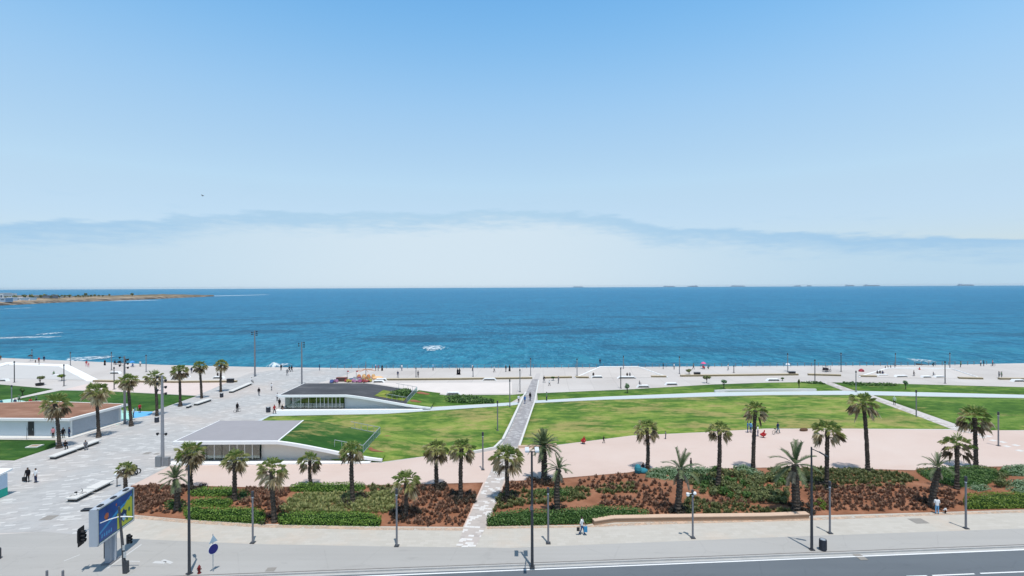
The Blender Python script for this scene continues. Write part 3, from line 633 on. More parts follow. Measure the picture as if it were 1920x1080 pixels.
foam('pale surf patch near the right shore', 1708, 1745, 672, 681, .6, 6)
foam('small white wave near the headland shore', 20, 32, 577, 580.5, .8, 7)
foam('white surf off the tip of the headland', 394, 440, 553.3, 556.2, .6, 8)
foam('far white surf beyond the headland tip', 455, 492, 552.2, 554.6, .6, 9)
foam('thin foam line off the middle of the headland', 205, 300, 562.6, 564.8, .3, 10)

# ------------------------------------------------------------------ headland
FRONT = [(-260, 588), (-120, 579), (0, 573), (60, 570), (110, 567.3), (200, 564.5), (290, 560.8), (350, 558), (385, 556.6), (402, 555.6)]
def hp(x):
    for i in range(len(FRONT)-1):
        if FRONT[i][0] <= x <= FRONT[i+1][0]:
            t = (x-FRONT[i][0])/(FRONT[i+1][0]-FRONT[i][0]); return FRONT[i][1]+t*(FRONT[i+1][1]-FRONT[i][1])
def head_pt(x, off): 
    p = G(x, hp(x), SEA_Z); q = Vector((p.x, p.y, 0)); return q + Vector((q.x, q.y, 0)).normalized()*off
nh = 110; rows = [(-6, -6.5), (0, -4.6), (14, -2.2), (34, .8), (90, 2.8), (180, 4.2), (300, 4.6), (360, -7)]
vs = []; fs = []
for i in range(nh+1):
    x = -255+(400+255)*i/nh; tip = min(1, (402-x)/90)
    for off, z in rows:
        p = head_pt(x, off*(.25+.75*tip) if off > 0 else off); nz = noise.noise(Vector((p.x*.03, p.y*.03, 0)))
        zz = z if z < -4 else SEA_Z+(z-SEA_Z)*(.45+.55*tip)+nz*1.6
        p = p + Vector((0, nz*8, 0)); vs.append((p.x, p.y, zz))
nr = len(rows)
for i in range(nh):
    for j in range(nr-1): fs.append((i*nr+j, (i+1)*nr+j, (i+1)*nr+j+1, i*nr+j+1))
me = D.meshes.new('headland'); me.from_pydata(vs, [], fs)
n = NT('headland_ground'); p = n.pos(); sep = n.N('ShaderNodeSeparateXYZ'); n.L(p, sep.inputs[0])
a = n.noise(.03, 5, .7); b = n.noise(.008, 4)
veg = n.ramp(a, [(.35, (.05, .065, .03)), (.5, (.16, .13, .08)), (.65, (.30, .22, .15))])
tipm = n.N('ShaderNodeMapRange'); n.L(sep.outputs[0], tipm.inputs[0]); tipm.inputs[1].default_value = -1020; tipm.inputs[2].default_value = -900
veg = n.mix(tipm.outputs[0], veg, n.ramp(a, [(.4, (.34, .25, .17)), (.6, (.52, .42, .31))]))
rockm = n.N('ShaderNodeMapRange'); n.L(sep.outputs[2], rockm.inputs[0]); rockm.inputs[1].default_value = 1.2; rockm.inputs[2].default_value = -1.5
col = n.mix(rockm.outputs[0], veg, n.ramp(n.noise(.05, 5, .7), [(.4, (.07, .06, .05)), (.62, (.27, .22, .17))]))
me.materials.append(n.fin(col, .95, .1)); struct(link('headland', me))
def far_building(label, x0, x1, yt, off, depth, wall, roofc=None, win=True):
    xc = (x0+x1)/2; q = head_pt(xc, off); Y = q.y; xa, xb = px2x(x0, yt, Y), px2x(x1, yt, Y); zt = px2z(xc, yt, Y)
    o = thing('coastal_building', label, 'building', ((xa+xb)/2, Y, 2.0), group='buildings on the headland')
    w = xb-xa; h = zt-2
    MB().box((0, depth/2, h/2-1), (w, depth, h+2)).build('wall', wall, o)
    MB().box((0, depth/2, h+.25), (w+1, depth+1, .5)).build('roof', roofc or wall, o)
    if win:
        nw = max(2, int(w/9)); wm = simple('far_window', (.10, .16, .22), .3)
        for k in range(nw):
            MB().box((-w/2+w*(k+.5)/nw, -.05, h*.5), (w/nw*.55, .2, h*.38)).build('window', wm, o)
W1 = simple('far_white_wall', (.70, .72, .74), .8); W2 = simple('far_grey_wall', (.22, .23, .26), .8); W3 = simple('far_beige_roof', (.58, .50, .42), .8); W4 = simple('far_blue_wall', (.30, .42, .55), .8)
W5 = simple('far_pink_wall', (.60, .47, .40), .8)
for a_ in (('white block with blue ground floor at the left border of the headland', -12, 10, 559, 50, 14, W4, W1), ('small white pavilion second from the left border of the headland', 13, 21, 558, 55, 12, W1),
    ('long white building with many windows on the headland', 22, 38, 558.5, 62, 16, W1), ('second long white building beside the green trees of the headland', 39, 56, 558.5, 66, 14, W1, W4),
    ('beige roofed hall behind the long white buildings', 24, 56, 554.2, 180, 30, W3, W3, False), ('white gabled block on the headland left of the dark hall', 61, 68, 554, 150, 18, W1), ('dark grey hall on the headland', 69, 92, 554.3, 120, 22, W2, W2, False),
    ('pale flat building at the far left skyline of the headland', -8, 6, 549.8, 220, 18, W1), ('second pale building at the far left skyline', 8, 16, 551, 230, 18, W1, W3), ('pink kiosk among the headland trees', 123, 133, 556.4, 110, 8, W5, W1, False),
    ('low pink shed on the right of the headland', 216, 238, 558.2, 70, 8, W5, W3, False), ('tiny white hut left of the headland trees', 110, 115, 556.4, 130, 6, W1, None, False)):
    far_building(*a_)
# ------------------------------------------------------------------ park pavilions
def pavilion(label, x0, x1, xe, y0, y1, zr, zend, glass_to, roof_mat, grass, extras):
    """wedge shaped pavilion: flat roof from x0 to x1 sloping down to the ground at xe"""
    o = thing('park_pavilion', label, 'pavilion', ((x0+xe)/2, y0, 0), group='wedge roofed park pavilions'); ox, oy = (x0+xe)/2, y0
    def zt(x):
        if x <= x1: return zr
        t = (x-x1)/(xe-x1); s = t*t*(3-2*t)*.35+t*.65; return zr+(zend-zr)*s
    N_ = 22; xs = [x0+(x1-x0)*i/4 for i in range(4)]+[x1+(xe-x1)*i/N_ for i in range(N_+1)]
    # roof slab
    vs = []; fs = []
    for x in xs:
        for y in (y0+.35, y1): vs.append((x-ox, y-oy, zt(x)-.06))
    for i in range(len(xs)-1):
        if xs[i] < extras['rail_x']-.4: fs.append((2*i, 2*i+2, 2*i+3, 2*i+1))
    me = MB(); me.v = vs; me.f = fs; me.m = [0]*len(fs); me.build('roof', roof_mat, o)
    vs = []; fs = []; nn = 14
    for i in range(nn+1):
        x = extras['rail_x']+.05+(xe-extras['rail_x'])*i/nn
        for j in range(9): y = y0+.36+(y1+1.2-y0-.36)*j/8; vs.append((x-ox, y-oy, zt(min(x, xe))+.03+.07*math.sin(j*.39)*min(1, (nn-i)/3)))
    for i in range(nn):
        for j in range(8): a = i*9+j; fs.append((a, a+9, a+10, a+1))
    mg = MB(); mg.add(vs, fs); mg.build('roof_end_lawn', extras['end_mat'], o, smooth=True)
    for (sx, sy, sr) in extras['soil']:
        mg = MB(); pts = [(sx+sr*rr*math.cos(t*.524), sy+sr*.7*rr2*math.sin(t*.524)) for t, rr, rr2 in [(t, 1+.2*math.sin(t*2.3), 1+.2*math.cos(t*1.7)) for t in range(12)]]
        pts = [(max(extras['rail_x']+.2, px_), min(max(y0+.6, py_), y1+.8)) for px_, py_ in pts]
        mg.add([(px_-ox, py_-oy, zt(min(px_, xe))+.125) for px_, py_ in pts], [tuple(range(12))]); mg.build('bare_soil', M_SOIL, o)
    # white fascia along the front and the left end, as one band with thickness
    m = MB(); th = .42; vs = []; fs = []
    for x in xs:
        z = zt(x); t = th if z > 1 else max(.18, th*(.5+.5*z)); vs += [(x-ox, 0, z-t), (x-ox, 0, z), (x-ox, .36, z+.01), (x-ox, .36, z-t)]
    for i in range(len(xs)-1):
        a, b = 4*i, 4*i+4
        for k in range(4): fs.append((a+k, b+k, b+(k+1) % 4, a+(k+1) % 4))
    fs.append((3, 2, 1, 0)); e = 4*(len(xs)-1); fs.append((e, e+1, e+2, e+3)); m.add(vs, fs)
    m.box((x0-ox+.06, (y1-y0)/2+.2, zr-.24), (.14, y1-y0-.35, .42)); m.box((xs[4]/2+x0/2-ox-.3, y1-oy, zr-.33), (x1-x0-.8, .3, .44))
    m.build('fascia', M_WHITE, o)
    # base slab
    MB().prism([(x0-ox-.3, -.9), (xe-ox-1.5, -.5), (xe-ox-1.5, .3), (x0-ox-.3, .3)], 0.0, .16).build('base_slab', M_WHITE, o)
    # walls behind: back wall, left wall, front solid wall below the slope
    m = MB(); m.box(((x0+x1)/2-ox, y1-oy-.3, zr/2-.1), (x1-x0, .25, zr-.25)); m.box((x0-ox+.9, (y1-y0)/2+.5, zr/2-.1), (.2, y1-y0-2, zr-.3))
    m.box((glass_to-ox+.1, (y1-y0)/2+.5, zr/2-.1), (.2, y1-y0-2, zr-.3)); m.build('inner_wall', simple('grey_wall', (.38, .40, .39), .8, var=.1), o)
    MB().box(((x0+glass_to)/2-ox, (y1-y0)/2, .1), (glass_to-x0-1.5, y1-y0-2.4, .05)).build('floor_slab', simple('inner_floor', (.26, .26, .24), .6), o)
    vs = []; fs = []; xw = [glass_to+(xe-3.0-glass_to)*i/14 for i in range(15)]
    for x in xw: vs += [(x-ox, 1.35, .0), (x-ox, 1.35, zt(x)-.3)]
    for i in range(14): fs.append((2*i, 2*i+2, 2*i+3, 2*i+1))
    mw = MB(); mw.add(vs, fs); mw.build('front_wall', extras['wall'], o)
    # soffit so that the roof has an underside
    vs = []; fs = []
    for x in xs: vs += [(x-ox, .3, zt(x)-.32), (x-ox, y1-oy, zt(x)-.32)]
    for i in range(len(xs)-1): fs.append((2*i, 2*i+1, 2*i+3, 2*i+2))
    ms = MB(); ms.add(vs, fs); ms.build('soffit', M_WHITE, o)
    # glazing
    gx0 = x0+1.0; npan = extras['panes']
    for k in range(npan):
        a = gx0+(glass_to-gx0)*k/npan; b = gx0+(glass_to-gx0)*(k+1)/npan
        MB().box(((a+b)/2-ox, .95, zr/2-.12), (b-a-.09, .03, zr-.62)).build('glass_pane', M_GLASS, o)
        if k % 2 == 0 or k > npan*.5: MB().box((a-ox, .95, zr/2-.12), (.09, .1, zr-.6)).build('mullion', M_LEDGE, o)
        if k in extras['curtains']:
            cm = MB(); w = b-a; nn = 9
            for j in range(nn): cm.box((a-ox+w*(j+.5)/nn, 1.5+.06*(j % 2), zr/2-.12), (w/nn*.95, .05, zr-.7))
            cm.build('curtain', simple('cream_curtain', (.62, .63, .56), .9), o)
    for k in range(3):
        MB().box((gx0+(glass_to-gx0)*(k+.6)/3.2-ox, 5.2, .55), (1.2, .7, .9)).build('counter', simple('counter_green', (.12, .17, .14), .6), o)
    # grass on the roof
    g0, g1, gd = grass; gm = extras['grass_mat']; vs = []; fs = []; nx, ny = 22, 12
    for i in range(nx+1):
        for j in range(ny+1):
            v = j/ny; xl = g0+gd*v; x = xl+(g1-xl)*i/nx; y = extras['gy0']+(extras['gy1']-extras['gy0'])*v
            vs.append((x-ox, y-oy, zt(x)+.0+.10*min(1, 6*min(i/nx, 1-i/nx, v, 1-v))))
    for i in range(nx):
        for j in range(ny): a = i*(ny+1)+j; fs.append((a, a+ny+1, a+ny+2, a+1))
    mg = MB(); mg.add(vs, fs); mg.build('roof_grass', gm, o, smooth=True)
    m = MB(); xg = extras['rail_x']; zz = zt(xg)
    m.box((g0+gd/2-ox, (y0+y1)/2-oy, zt(g0)+.03), (.2, math.hypot(y1-y0-.6, gd), .12), -math.atan2(gd, y1-y0)); 
    if extras.get('kerb', 1): m.build('roof_kerb', M_WHITE, o)
    # glass railing at the low end of the roof
    rl = thing('glass_railing', extras['rail_label'], 'railing', (xg, y0+1.5, zz), group='glass railings of the pavilions')
    m = MB(); L_ = y1-y0-2.0; n_ = 7
    for k in range(n_+1): m.box((0, L_*k/n_, .5), (.06, .06, 1.05))
    m.box((0, L_/2, 1.03), (.08, L_, .07)); m.box((0, L_/2, .04), (.1, L_, .1))
    m.tube([(0, L_, 1.02), (-4.6, L_, zt(xg-4.6)-zz+1.02)], .045, 5); m.tube([(0, L_, .06), (-4.6, L_, zt(xg-4.6)-zz+.06)], .045, 5)
    m.tube([(0, 0, 1.02), (-4.0, 0, zt(xg-4)-zz+1.02)], .045, 5)
    for k in range(1, 5): m.box((-k, L_, zt(xg-k)-zz+.5), (.05, .05, 1.05)); 
    for k in range(1, 5): m.box((-k, 0, zt(xg-k)-zz+.5), (.05, .05, 1.05))
    m.build('rail_frame', M_STEEL, rl)
    MB().box((0, L_/2, .52), (.02, L_-.1, .86)).build('glass_panel', extras['rail_glass'], rl)
    return o
n = NT('railing_glass'); tr = n.N('ShaderNodeBsdfTransparent'); tr.inputs[0].default_value = (.62, .78, .74, 1); n.b.inputs['Base Color'].default_value = (.45, .6, .56, 1); n.b.inputs['Roughness'].default_value = .1
mx = n.N('ShaderNodeMixShader'); mx.inputs[0].default_value = .25; n.L(tr.outputs[0], mx.inputs[1]); n.L(n.b.outputs[0], mx.inputs[2]); n.L(mx.outputs[0], n.t.nodes['Material Output'].inputs[0]); M_RGL = n.m
yf1 = G(500, 868).y; x0a = px2x(323, 832, yf1); x1a = px2x(519, 830, yf1); xea = px2x(716, 868, yf1)
M_GROOF = simple('grey_roof_gravel', (.31, .30, .315), .9, var=.07, scale=.8)
nD = NT('dark_roof_membrane'); a_ = nD.noise(.25, 5, .6, nD.mapping((.6, 1.2, 1))); M_DROOF = nD.fin(nD.ramp(a_, [(.35, (.055, .056, .062)), (.55, (.075, .076, .083)), (.72, (.15, .148, .15))]), .85)
pavilion('near pavilion with pale grey roof, grass slope and white curved fascia', x0a, x1a, xea, yf1, yf1+11.2, 2.96, .42, px2x(488, 860, yf1+1), M_GROOF, (x1a+.15, px2x(681, 850, yf1)+0.2, -1.0),
    dict(panes=10, curtains=(), wall=simple('cream_wall', (.60, .56, .50), .8, var=.06), grass_mat=M_ROOFG, gy0=yf1+.4, gy1=yf1+11.1, rail_x=-20.9, rail_label='pale green glass railing at the end of the grass roof of the near pavilion', rail_glass=M_RGL, end_mat=M_LAWN, soil=((-18.6, yf1+8.5, 2.2), (-19.2, yf1+3.4, 1.6))))
yf2 = G(645, 769).y; x0b = px2x(521, 741, yf2); x1b = px2x(648, 741, yf2); xeb = px2x(807, 764, yf2)
M_YGR = m_lawn('dry_roof_grass', ((.12, .19, .03), (.24, .28, .05), (.36, .33, .10)), .12, .2)
pv2 = pavilion('far pavilion with dark roof, curtained glass front and white curved fascia', x0b, x1b, xeb, yf2, yf2+12.6, 2.96, .42, px2x(645, 760, yf2+1), M_DROOF, (px2x(703, 744, yf2+3), px2x(758, 748, yf2+3), 0.3),
    dict(panes=15, curtains=(0, 1, 2, 3), wall=simple('light_grey_wall', (.50, .52, .52), .8, var=.06), grass_mat=M_YGR, gy0=yf2+2.4, gy1=yf2+8.5, rail_x=-20.9, kerb=0, rail_label='glass railing beside red soil at the end of the dark pavilion roof', rail_glass=M_RGL, end_mat=M_LAWN2, soil=((-19.5, yf2+11.0, 1.5), (-19.6, yf2+3.2, 1.2))))

# kiosk at the left
kp = [Vector((-71.0, 82.0, 0)), Vector((-69.6, 92.6, 0)), Vector((-88.2, 95.4, 0)), Vector((-112, 88.5, 0)), Vector((-112, 83.6, 0))]
ko = thing('flat_roof_kiosk', 'long white kiosk with brown gravel roof at the left border', 'building', kp[0])
rel = [(p.x-kp[0].x, p.y-kp[0].y) for p in kp]
n = NT('brown_roof'); a = n.noise(.3, 5, .65, n.mapping((.5, 1.5, 1))); b = n.noise(3, 4)
M_BROOF = n.fin(n.mix(n.mth('MULTIPLY', b, .35), n.ramp(a, [(.3, (.20, .105, .07)), (.5, (.29, .155, .105)), (.7, (.40, .245, .175))]), (.18, .10, .07)), .95, .1)
MB().prism(rel, 2.72, 3.1).build('fascia', M_WHITE, ko)
cx = sum(p[0] for p in rel)/5; cy = sum(p[1] for p in rel)/5
MB().prism([(p[0]+(cx-p[0])*.025, p[1]+(cy-p[1])*.07) for p in rel], 3.102, 3.14).build('roof', M_BROOF, ko)
wl = [(-.6, .75), (.6, 10.0), (-17.5, 12.6), (-40, 6.0), (-40, 2.3)]
M_KW = simple('kiosk_wall', (.62, .66, .68), .7, var=.05, scale=.8)
MB().prism(wl, .12, 2.72).build('wall', M_KW, ko)
MB().prism([(.8, -.5), (1.6, 10.4), (-2, 10.8), (-41, 3), (-41, .9)], .0, .13).build('base_slab', M_LEDGE, ko)
def along(a, b, t): return (a[0]+(b[0]-a[0])*t, a[1]+(b[1]-a[1])*t)
ang = math.atan2(2.3-.75, -40+.6)
def kfront(X):   # local x of a world X on the front wall
    t = (-.6-(X-kp[0].x))/(39.4); return along(wl[0], wl[4], t)
q = kfront(px2x(65, 806, 83.6)); dd = MB().box((q[0], q[1]-.03, 1.28), (.95, .12, 2.3), ang).build('door', simple('kiosk_dark_door', (.03, .035, .04), .4), ko)
MB().box((q[0]+.35, q[1]-.11, 1.2), (.06, .05, .3), ang).build('handle', M_STEEL, dd)
angs = math.atan2(10-.75, 1.2)
for t0, t1 in ((.04, .47), (.55, .93)):
    a, b = along(wl[0], wl[1], t0), along(wl[0], wl[1], t1); f = MB()
    L_ = math.hypot(b[0]-a[0], b[1]-a[1]); c = ((a[0]+b[0])/2+.03, (a[1]+b[1])/2)
    m = MB().box((c[0], c[1], 1.38), (L_, .12, 2.2), angs)
    for k in range(14): m.box((c[0]+.065, c[1], .4+k*.15), (L_-.1, .03, .11), angs)
    m.build('shutter', simple('grey_shutter', (.42, .45, .49), .6), ko)
for t0 in (.01, .51, .97):
    a = along(wl[0], wl[1], t0); MB().box((a[0]+.12, a[1], 1.42), (.2, .22, 2.6)).build('pillar', M_WHITE, ko)

# ------------------------------------------------------------------ palms
G1 = m_leaf('palm_frond_green', (.09, .16, .035), (.22, .30, .07), (.46, .50, .18), .3)
G2 = m_leaf('palm_frond_olive', (.22, .25, .07), (.44, .44, .17), (.68, .63, .33), .3)
GD = m_leaf('palm_frond_dry', (.34, .26, .14), (.62, .52, .33), (.85, .78, .58), .2)
GB = m_leaf('palm_frond_brown', (.08, .06, .038), (.20, .145, .09), (.40, .30, .19), .1)
PG = m_leaf('date_frond_green', (.05, .08, .035), (.10, .14, .06), (.20, .235, .12), .3)
PGD = m_leaf('date_frond_dry', (.17, .145, .10), (.30, .255, .18), (.45, .40, .29), .2)
n = NT('palm_trunk_bark'); a = n.noise(3.5, 4, .7, n.mapping((1, 1, 2.5))); g = n.noise(.25, 2)
M_BARK = n.fin(n.mix(n.mth('MULTIPLY', g, .5), n.ramp(a, [(.3, (.028, .022, .018)), (.5, (.075, .060, .050)), (.74, (.19, .155, .125))]), (.07, .058, .048)), .95, .1)
def fan_leaf(m, base, d, R_, mi, rnd, droop=.25):
    """one fan frond: stalk then a pleated fan with pointed tips"""
    d = d.normalized(); side = d.cross(Vector((0, 0, 1)))
    if side.length < .05: side = Vector((1, 0, 0))
    side.normalize(); nrm = side.cross(d).normalized(); tw = rnd.uniform(-.5, .5); side = (side*math.cos(tw)+nrm*math.sin(tw)).normalized(); nrm = side.cross(d)
    st = R_*rnd.uniform(.42, .55); hub = base+d*st+Vector((0, 0, -st*.06)); w = R_*.022
    m.add([base+side*w, base-side*w, hub-side*w*.6, hub+side*w*.6], [(0, 1, 2, 3)], mi)
    fr = R_-st; n_ = 10; A = R(rnd.uniform(68, 85)); dl = A/n_*1.15
    for k in range(n_):
        th = -A+2*A*(k+.5)/n_; ln = fr*(.80+.28*math.cos(th))*rnd.uniform(.9, 1.08)
        dr_ = d*math.cos(th)+side*math.sin(th); cup = nrm*(.28*abs(math.sin(th)))
        mid = hub+(dr_+cup*.5)*ln*.58; tip = hub+(dr_+cup*.2)*ln+Vector((0, 0, -1))*ln*droop*rnd.uniform(.6, 1.6)
        per = (side*math.cos(th)-d*math.sin(th))*ln*.58*dl*.50+nrm*ln*.05*(1 if k % 2 else -1)
        m.add([hub, mid-per, tip, mid+per], [(0, 1, 2), (0, 2, 3)], mi)
def feather(m, base, d, L_, mi, rnd, droop=.9, wid=.21, nl=22):
    """one feather frond arching under its own weight"""
    d = d.normalized(); pts = []; p = Vector(base); t = Vector(d); n_ = 9
    for i in range(n_+1):
        pts.append(p.copy()); p = p+t*L_/n_; t = (t+Vector((0, 0, -1))*droop*.16*(1+i*.12)).normalized()
    hor = Vector((d.x, d.y, 0)); hor = hor.normalized() if hor.length > .1 else Vector((1, 0, 0)); side = Vector((-hor.y, hor.x, 0))
    for i in range(n_):
        w = L_*.010*(1-i/n_*.7); m.add([pts[i]+side*w, pts[i]-side*w, pts[i+1]-side*w*.8, pts[i+1]+side*w*.8], [(0, 1, 2, 3)], mi)
    for k in range(2, nl):
        f = k/nl*n_; i = min(int(f), n_-1); q = pts[i].lerp(pts[i+1], f-i); tt = (pts[i+1]-pts[i]).normalized(); upv = side.cross(tt).normalized()*-1
        if upv.z < 0 and d.z > -.2: upv = -upv
        lw = L_*wid*math.sin(min(1, k/nl*1.25)*math.pi*.62+.35)*rnd.uniform(.8, 1.15)
        for s in (-1, 1):
            v = (side*s*.8+tt*.75+upv*.35).normalized()*lw+Vector((0, 0, -1))*lw*.18; b = tt*L_*.026
            m.add([q-b, q+b, q+v+b*.3, q+v-b*.3], [(0, 1, 2, 3)], mi)
PALM_NUM = [0]
def palm(bx, by, cx, cy, r, label, kind='fan', dry=.35, group='fan palms in the park', full=1.0, tr=1.0, seed=0, skirt=0.0, flare=1.25):
    PALM_NUM[0] += 1; rnd = random.Random(PALM_NUM[0]*17+seed)
    p = G(bx, by); p.z = bed_z(p.x, p.y)-.03; Y = p.y; cz = px2z(cx, cy, Y); cxw = px2x(cx, cy, Y); Rr = r*Y/F_PX
    o = thing('fan_palm' if kind == 'fan' else 'date_palm', label, 'palm tree', p, group=group)
    top = Vector((cxw-p.x, rnd.uniform(-.2, .2), cz-p.z)); H = top.z
    # trunk
    rb = (.25 if kind == 'fan' else .34)*tr; m = MB(); pts = []; rad = []; k = max(8, int(H/.16)); bend = rnd.uniform(-.25, .25)
    for i in range(k+1):
        t = i/k; pts.append(Vector((top.x*t**1.25+bend*math.sin(math.pi*t)*.5, top.y*t, H*t)))
        rr = rb*(1+(flare-1)*max(0, 1-t*7)) * (1-.18*t if kind == 'fan' else 1-.05*t)
        if t > .86 and kind == 'fan': rr *= 1+.35*(t-.86)/.14
        rad.append(rr*(1+(.13 if i % 2 else -.07)))
    m.tube(pts, rad, 9, jit=.12)
    for i in range(int(k*2.2)):     # old leaf bases standing off the trunk
        t = rnd.random(); q = pts[int(t*k)]; a = rnd.uniform(0, 6.28); v = Vector((math.cos(a), math.sin(a), 0)); rr = rad[int(t*k)]; s_ = Vector((-v.y, v.x, 0))*.05
        m.add([q+v*rr*.85-s_, q+v*rr*.85+s_, q+v*(rr+.10)+Vector((0, 0, .16))], [(0, 1, 2)])
    m.build('trunk', M_BARK, o)
    if kind == 'fan':
        full *= rnd.uniform(.72, .95); opn = rnd.uniform(-8, 8); Rr *= rnd.uniform(.93, 1.03)
        m = MB(); n_ = int(30*full); ga = 2.39996
        for i in range(n_):
            t = (i+.5)/n_; el = R(86-(88+opn)*t**.9)+rnd.uniform(-.12, .12); a = i*ga+rnd.uniform(-.25, .25)
            d = Vector((math.cos(a)*math.cos(el), math.sin(a)*math.cos(el), math.sin(el)*.95))
            fan_leaf(m, top+d*.15, d, Rr*rnd.uniform(.78, 1.12)*(.78+.22*t), 1 if (t > .45 and rnd.random() < .45+dry*.5) else 0, rnd, .16+.25*t)
        m.build('green_fronds', [G1, G2], o)
        m = MB(); n_ = int(26*full*(.55+dry))
        for i in range(n_):
            t = (i+.5)/n_; el = R(12-(72+opn)*t)+rnd.uniform(-.2, .2); a = i*ga*1.3+rnd.uniform(-.4, .4)
            d = Vector((math.cos(a)*math.cos(el), math.sin(a)*math.cos(el), math.sin(el)))
            fan_leaf(m, top+Vector((0, 0, -.25)), d, Rr*rnd.uniform(.6, 1.05), (0 if rnd.random() < .35+dry*.6 else 1), rnd, .45)
        m.build('dry_fronds', [GD, GB], o)
        if skirt > 0:
            m = MB()
            for i in range(int(14*skirt)):
                a = rnd.uniform(0, 6.28); zz = -rnd.uniform(.3, .3+1.6*skirt); d = Vector((math.cos(a)*.3, math.sin(a)*.3, -1))
                fan_leaf(m, top+Vector((math.cos(a)*.15, math.sin(a)*.15, zz+.3)), d, Rr*rnd.uniform(.4, .62), 0, rnd, .1)
            m.build('dead_skirt', [GB], o)
    else:
        m = MB(); n_ = int(24*full); ga = 2.39996; md = MB()
        for i in range(n_):
            t = (i+.5)/n_; el = R(84-92*t)+rnd.uniform(-.15, .15); a = i*ga+rnd.uniform(-.3, .3)
            d = Vector((math.cos(a)*math.cos(el), math.sin(a)*math.cos(el), math.sin(el)))
            feather(m, top+d*.1, d, Rr*rnd.uniform(1.0, 1.3)*(.85+.15*t), 0, rnd, .30+.45*t)
        m.build('green_fronds', [PG], o)
        for i in range(int(10*(dry+.2))):
            a = rnd.uniform(0, 6.28); d = Vector((math.cos(a)*.55, math.sin(a)*.55, -.55)); feather(md, top+Vector((0, 0, -.2)), d, Rr*rnd.uniform(.6, .95), 0, rnd, .9)
        md.build('dry_fronds', [PGD], o)
    return o
# left row along the boulevard
ROWL = 'fan palms along the left side of the boulevard'; ROWM = 'fan palms in the planting bed left of the garden path'; ROWR = 'fan palms right of the garden path'
palm(111, 840, 103, 757, 26, 'big fan palm with dry brown skirt in front of the brown roofed kiosk', dry=.75, group=ROWL, skirt=.8, flare=1.7)
palm(185, 820, 180, 736, 25, 'pale dry fan palm beside the shuttered side of the kiosk', dry=1.0, group=ROWL, flare=1.7)
palm(246, 799, 240, 714, 20, 'fan palm standing next to the blue playground', dry=.6, group=ROWL, skirt=.4, flare=1.6)
palm(294, 780, 289, 708, 18, 'fan palm close behind the tall grey floodlight mast', dry=.5, group=ROWL, full=.8, skirt=.2)
palm(338, 762, 337, 695, 17, 'fan palm at the lawn corner, left of the bench with two palms behind', dry=.45, group=ROWL, flare=1.7)
palm(378, 747, 375, 686, 14, 'fan palm with loose dead skirt behind the middle long bench', dry=.6, group=ROWL, skirt=.5)
palm(414, 735, 414, 683, 13.5, 'farthest fan palm of the boulevard row, close to the sea', dry=.6, group=ROWL, skirt=.6)
palm(235, 925, 234, 879, 18, 'small fan palm rising just above the billboard', dry=.4, group=ROWM, tr=.9)
palm(359, 922, 354, 850, 31, 'broad fan palm at the left corner of the near pavilion', dry=.6, group=ROWM)
palm(332, 960, 327, 899, 27, 'short date palm with stiff fronds beside the billboard bed', 'date', dry=.3, group='date palms in the planting beds', tr=.85, full=1.0)
palm(440, 942, 441, 862, 26, 'fan palm in front of the near pavilion glass', dry=.55, group=ROWM, full=.85)
palm(515, 980, 511, 880, 30, 'fan palm at the front hedge left of the olive grasses', dry=.7, group=ROWM)
palm(583, 908, 582, 863, 22, 'slim fan palm behind the rounded back hedge', dry=.5, group=ROWM, tr=.85, full=.85)
palm(662, 946, 659, 846, 25, 'fan palm in front of the grass roof railing', dry=.5, group=ROWM)
palm(761, 972, 762, 902, 29, 'bright green fan palm low behind the front pavement lamp', dry=.3, group=ROWM, full=.9, tr=.85)
palm(819, 915, 817, 843, 26, 'left one of two fan palms whose crowns touch', dry=.5, group=ROWM)
palm(864, 940, 865, 842, 26, 'right one of two fan palms whose crowns touch', dry=.5, group=ROWM)
palm(951, 937, 950, 858, 31, 'fan palm right beside the garden path', dry=.55, group=ROWR)
palm(1020, 903, 1019, 838, 31, 'dense date palm behind the double headed street lamp', 'date', dry=.5, group='date palms in the planting beds', full=1.7, tr=1.1)
palm(1045, 965, 1047, 880, 26, 'thin date palm between two lamps right of the garden path', 'date', dry=.3, group='date palms in the planting beds', full=.75, tr=.9)
palm(1214, 880, 1212, 803, 24, 'fan palm with hanging dead leaves above the teal bundle', dry=.65, group=ROWR, skirt=.9)
palm(1270, 962, 1276, 880, 37, 'sparse date palm with few fronds and a grey skirt', 'date', dry=.9, group='date palms in the planting beds', full=.5, tr=.95)
palm(1346, 918, 1349, 806, 21, 'slender fan palm with thin crown on the sand plaza edge', dry=.55, group=ROWR, full=.75)
palm(1412, 882, 1417, 770, 23, 'tall fan palm behind the silver ground cover', dry=.5, group=ROWR)
palm(1494, 961, 1491, 872, 43, 'wide date palm with long stiff fronds left of the arm lamp', 'date', dry=.2, group='date palms in the planting beds', full=.75, tr=1.15)
palm(1550, 918, 1551, 809, 31, 'fan palm with ragged drooping crown right of the arm lamp', dry=.6, group=ROWR, full=.8)
palm(1627, 887, 1621, 757, 27, 'tallest fan palm on the right, leaning slightly left', dry=.45, group=ROWR)
palm(1746, 953, 1758, 877, 27, 'leaning date palm beside the crouching person', 'date', dry=.3, group='date palms in the planting beds', full=.65, tr=.95)
palm(1794, 921, 1796, 837, 33, 'open crowned fan palm in the round green shrub mass', dry=.15, group=ROWR, full=.6)
palm(1830, 879, 1828, 784, 33, 'fan palm with swollen dead skirt at the end of the diagonal path', dry=.55, group=ROWR, full=.85, skirt=.8)

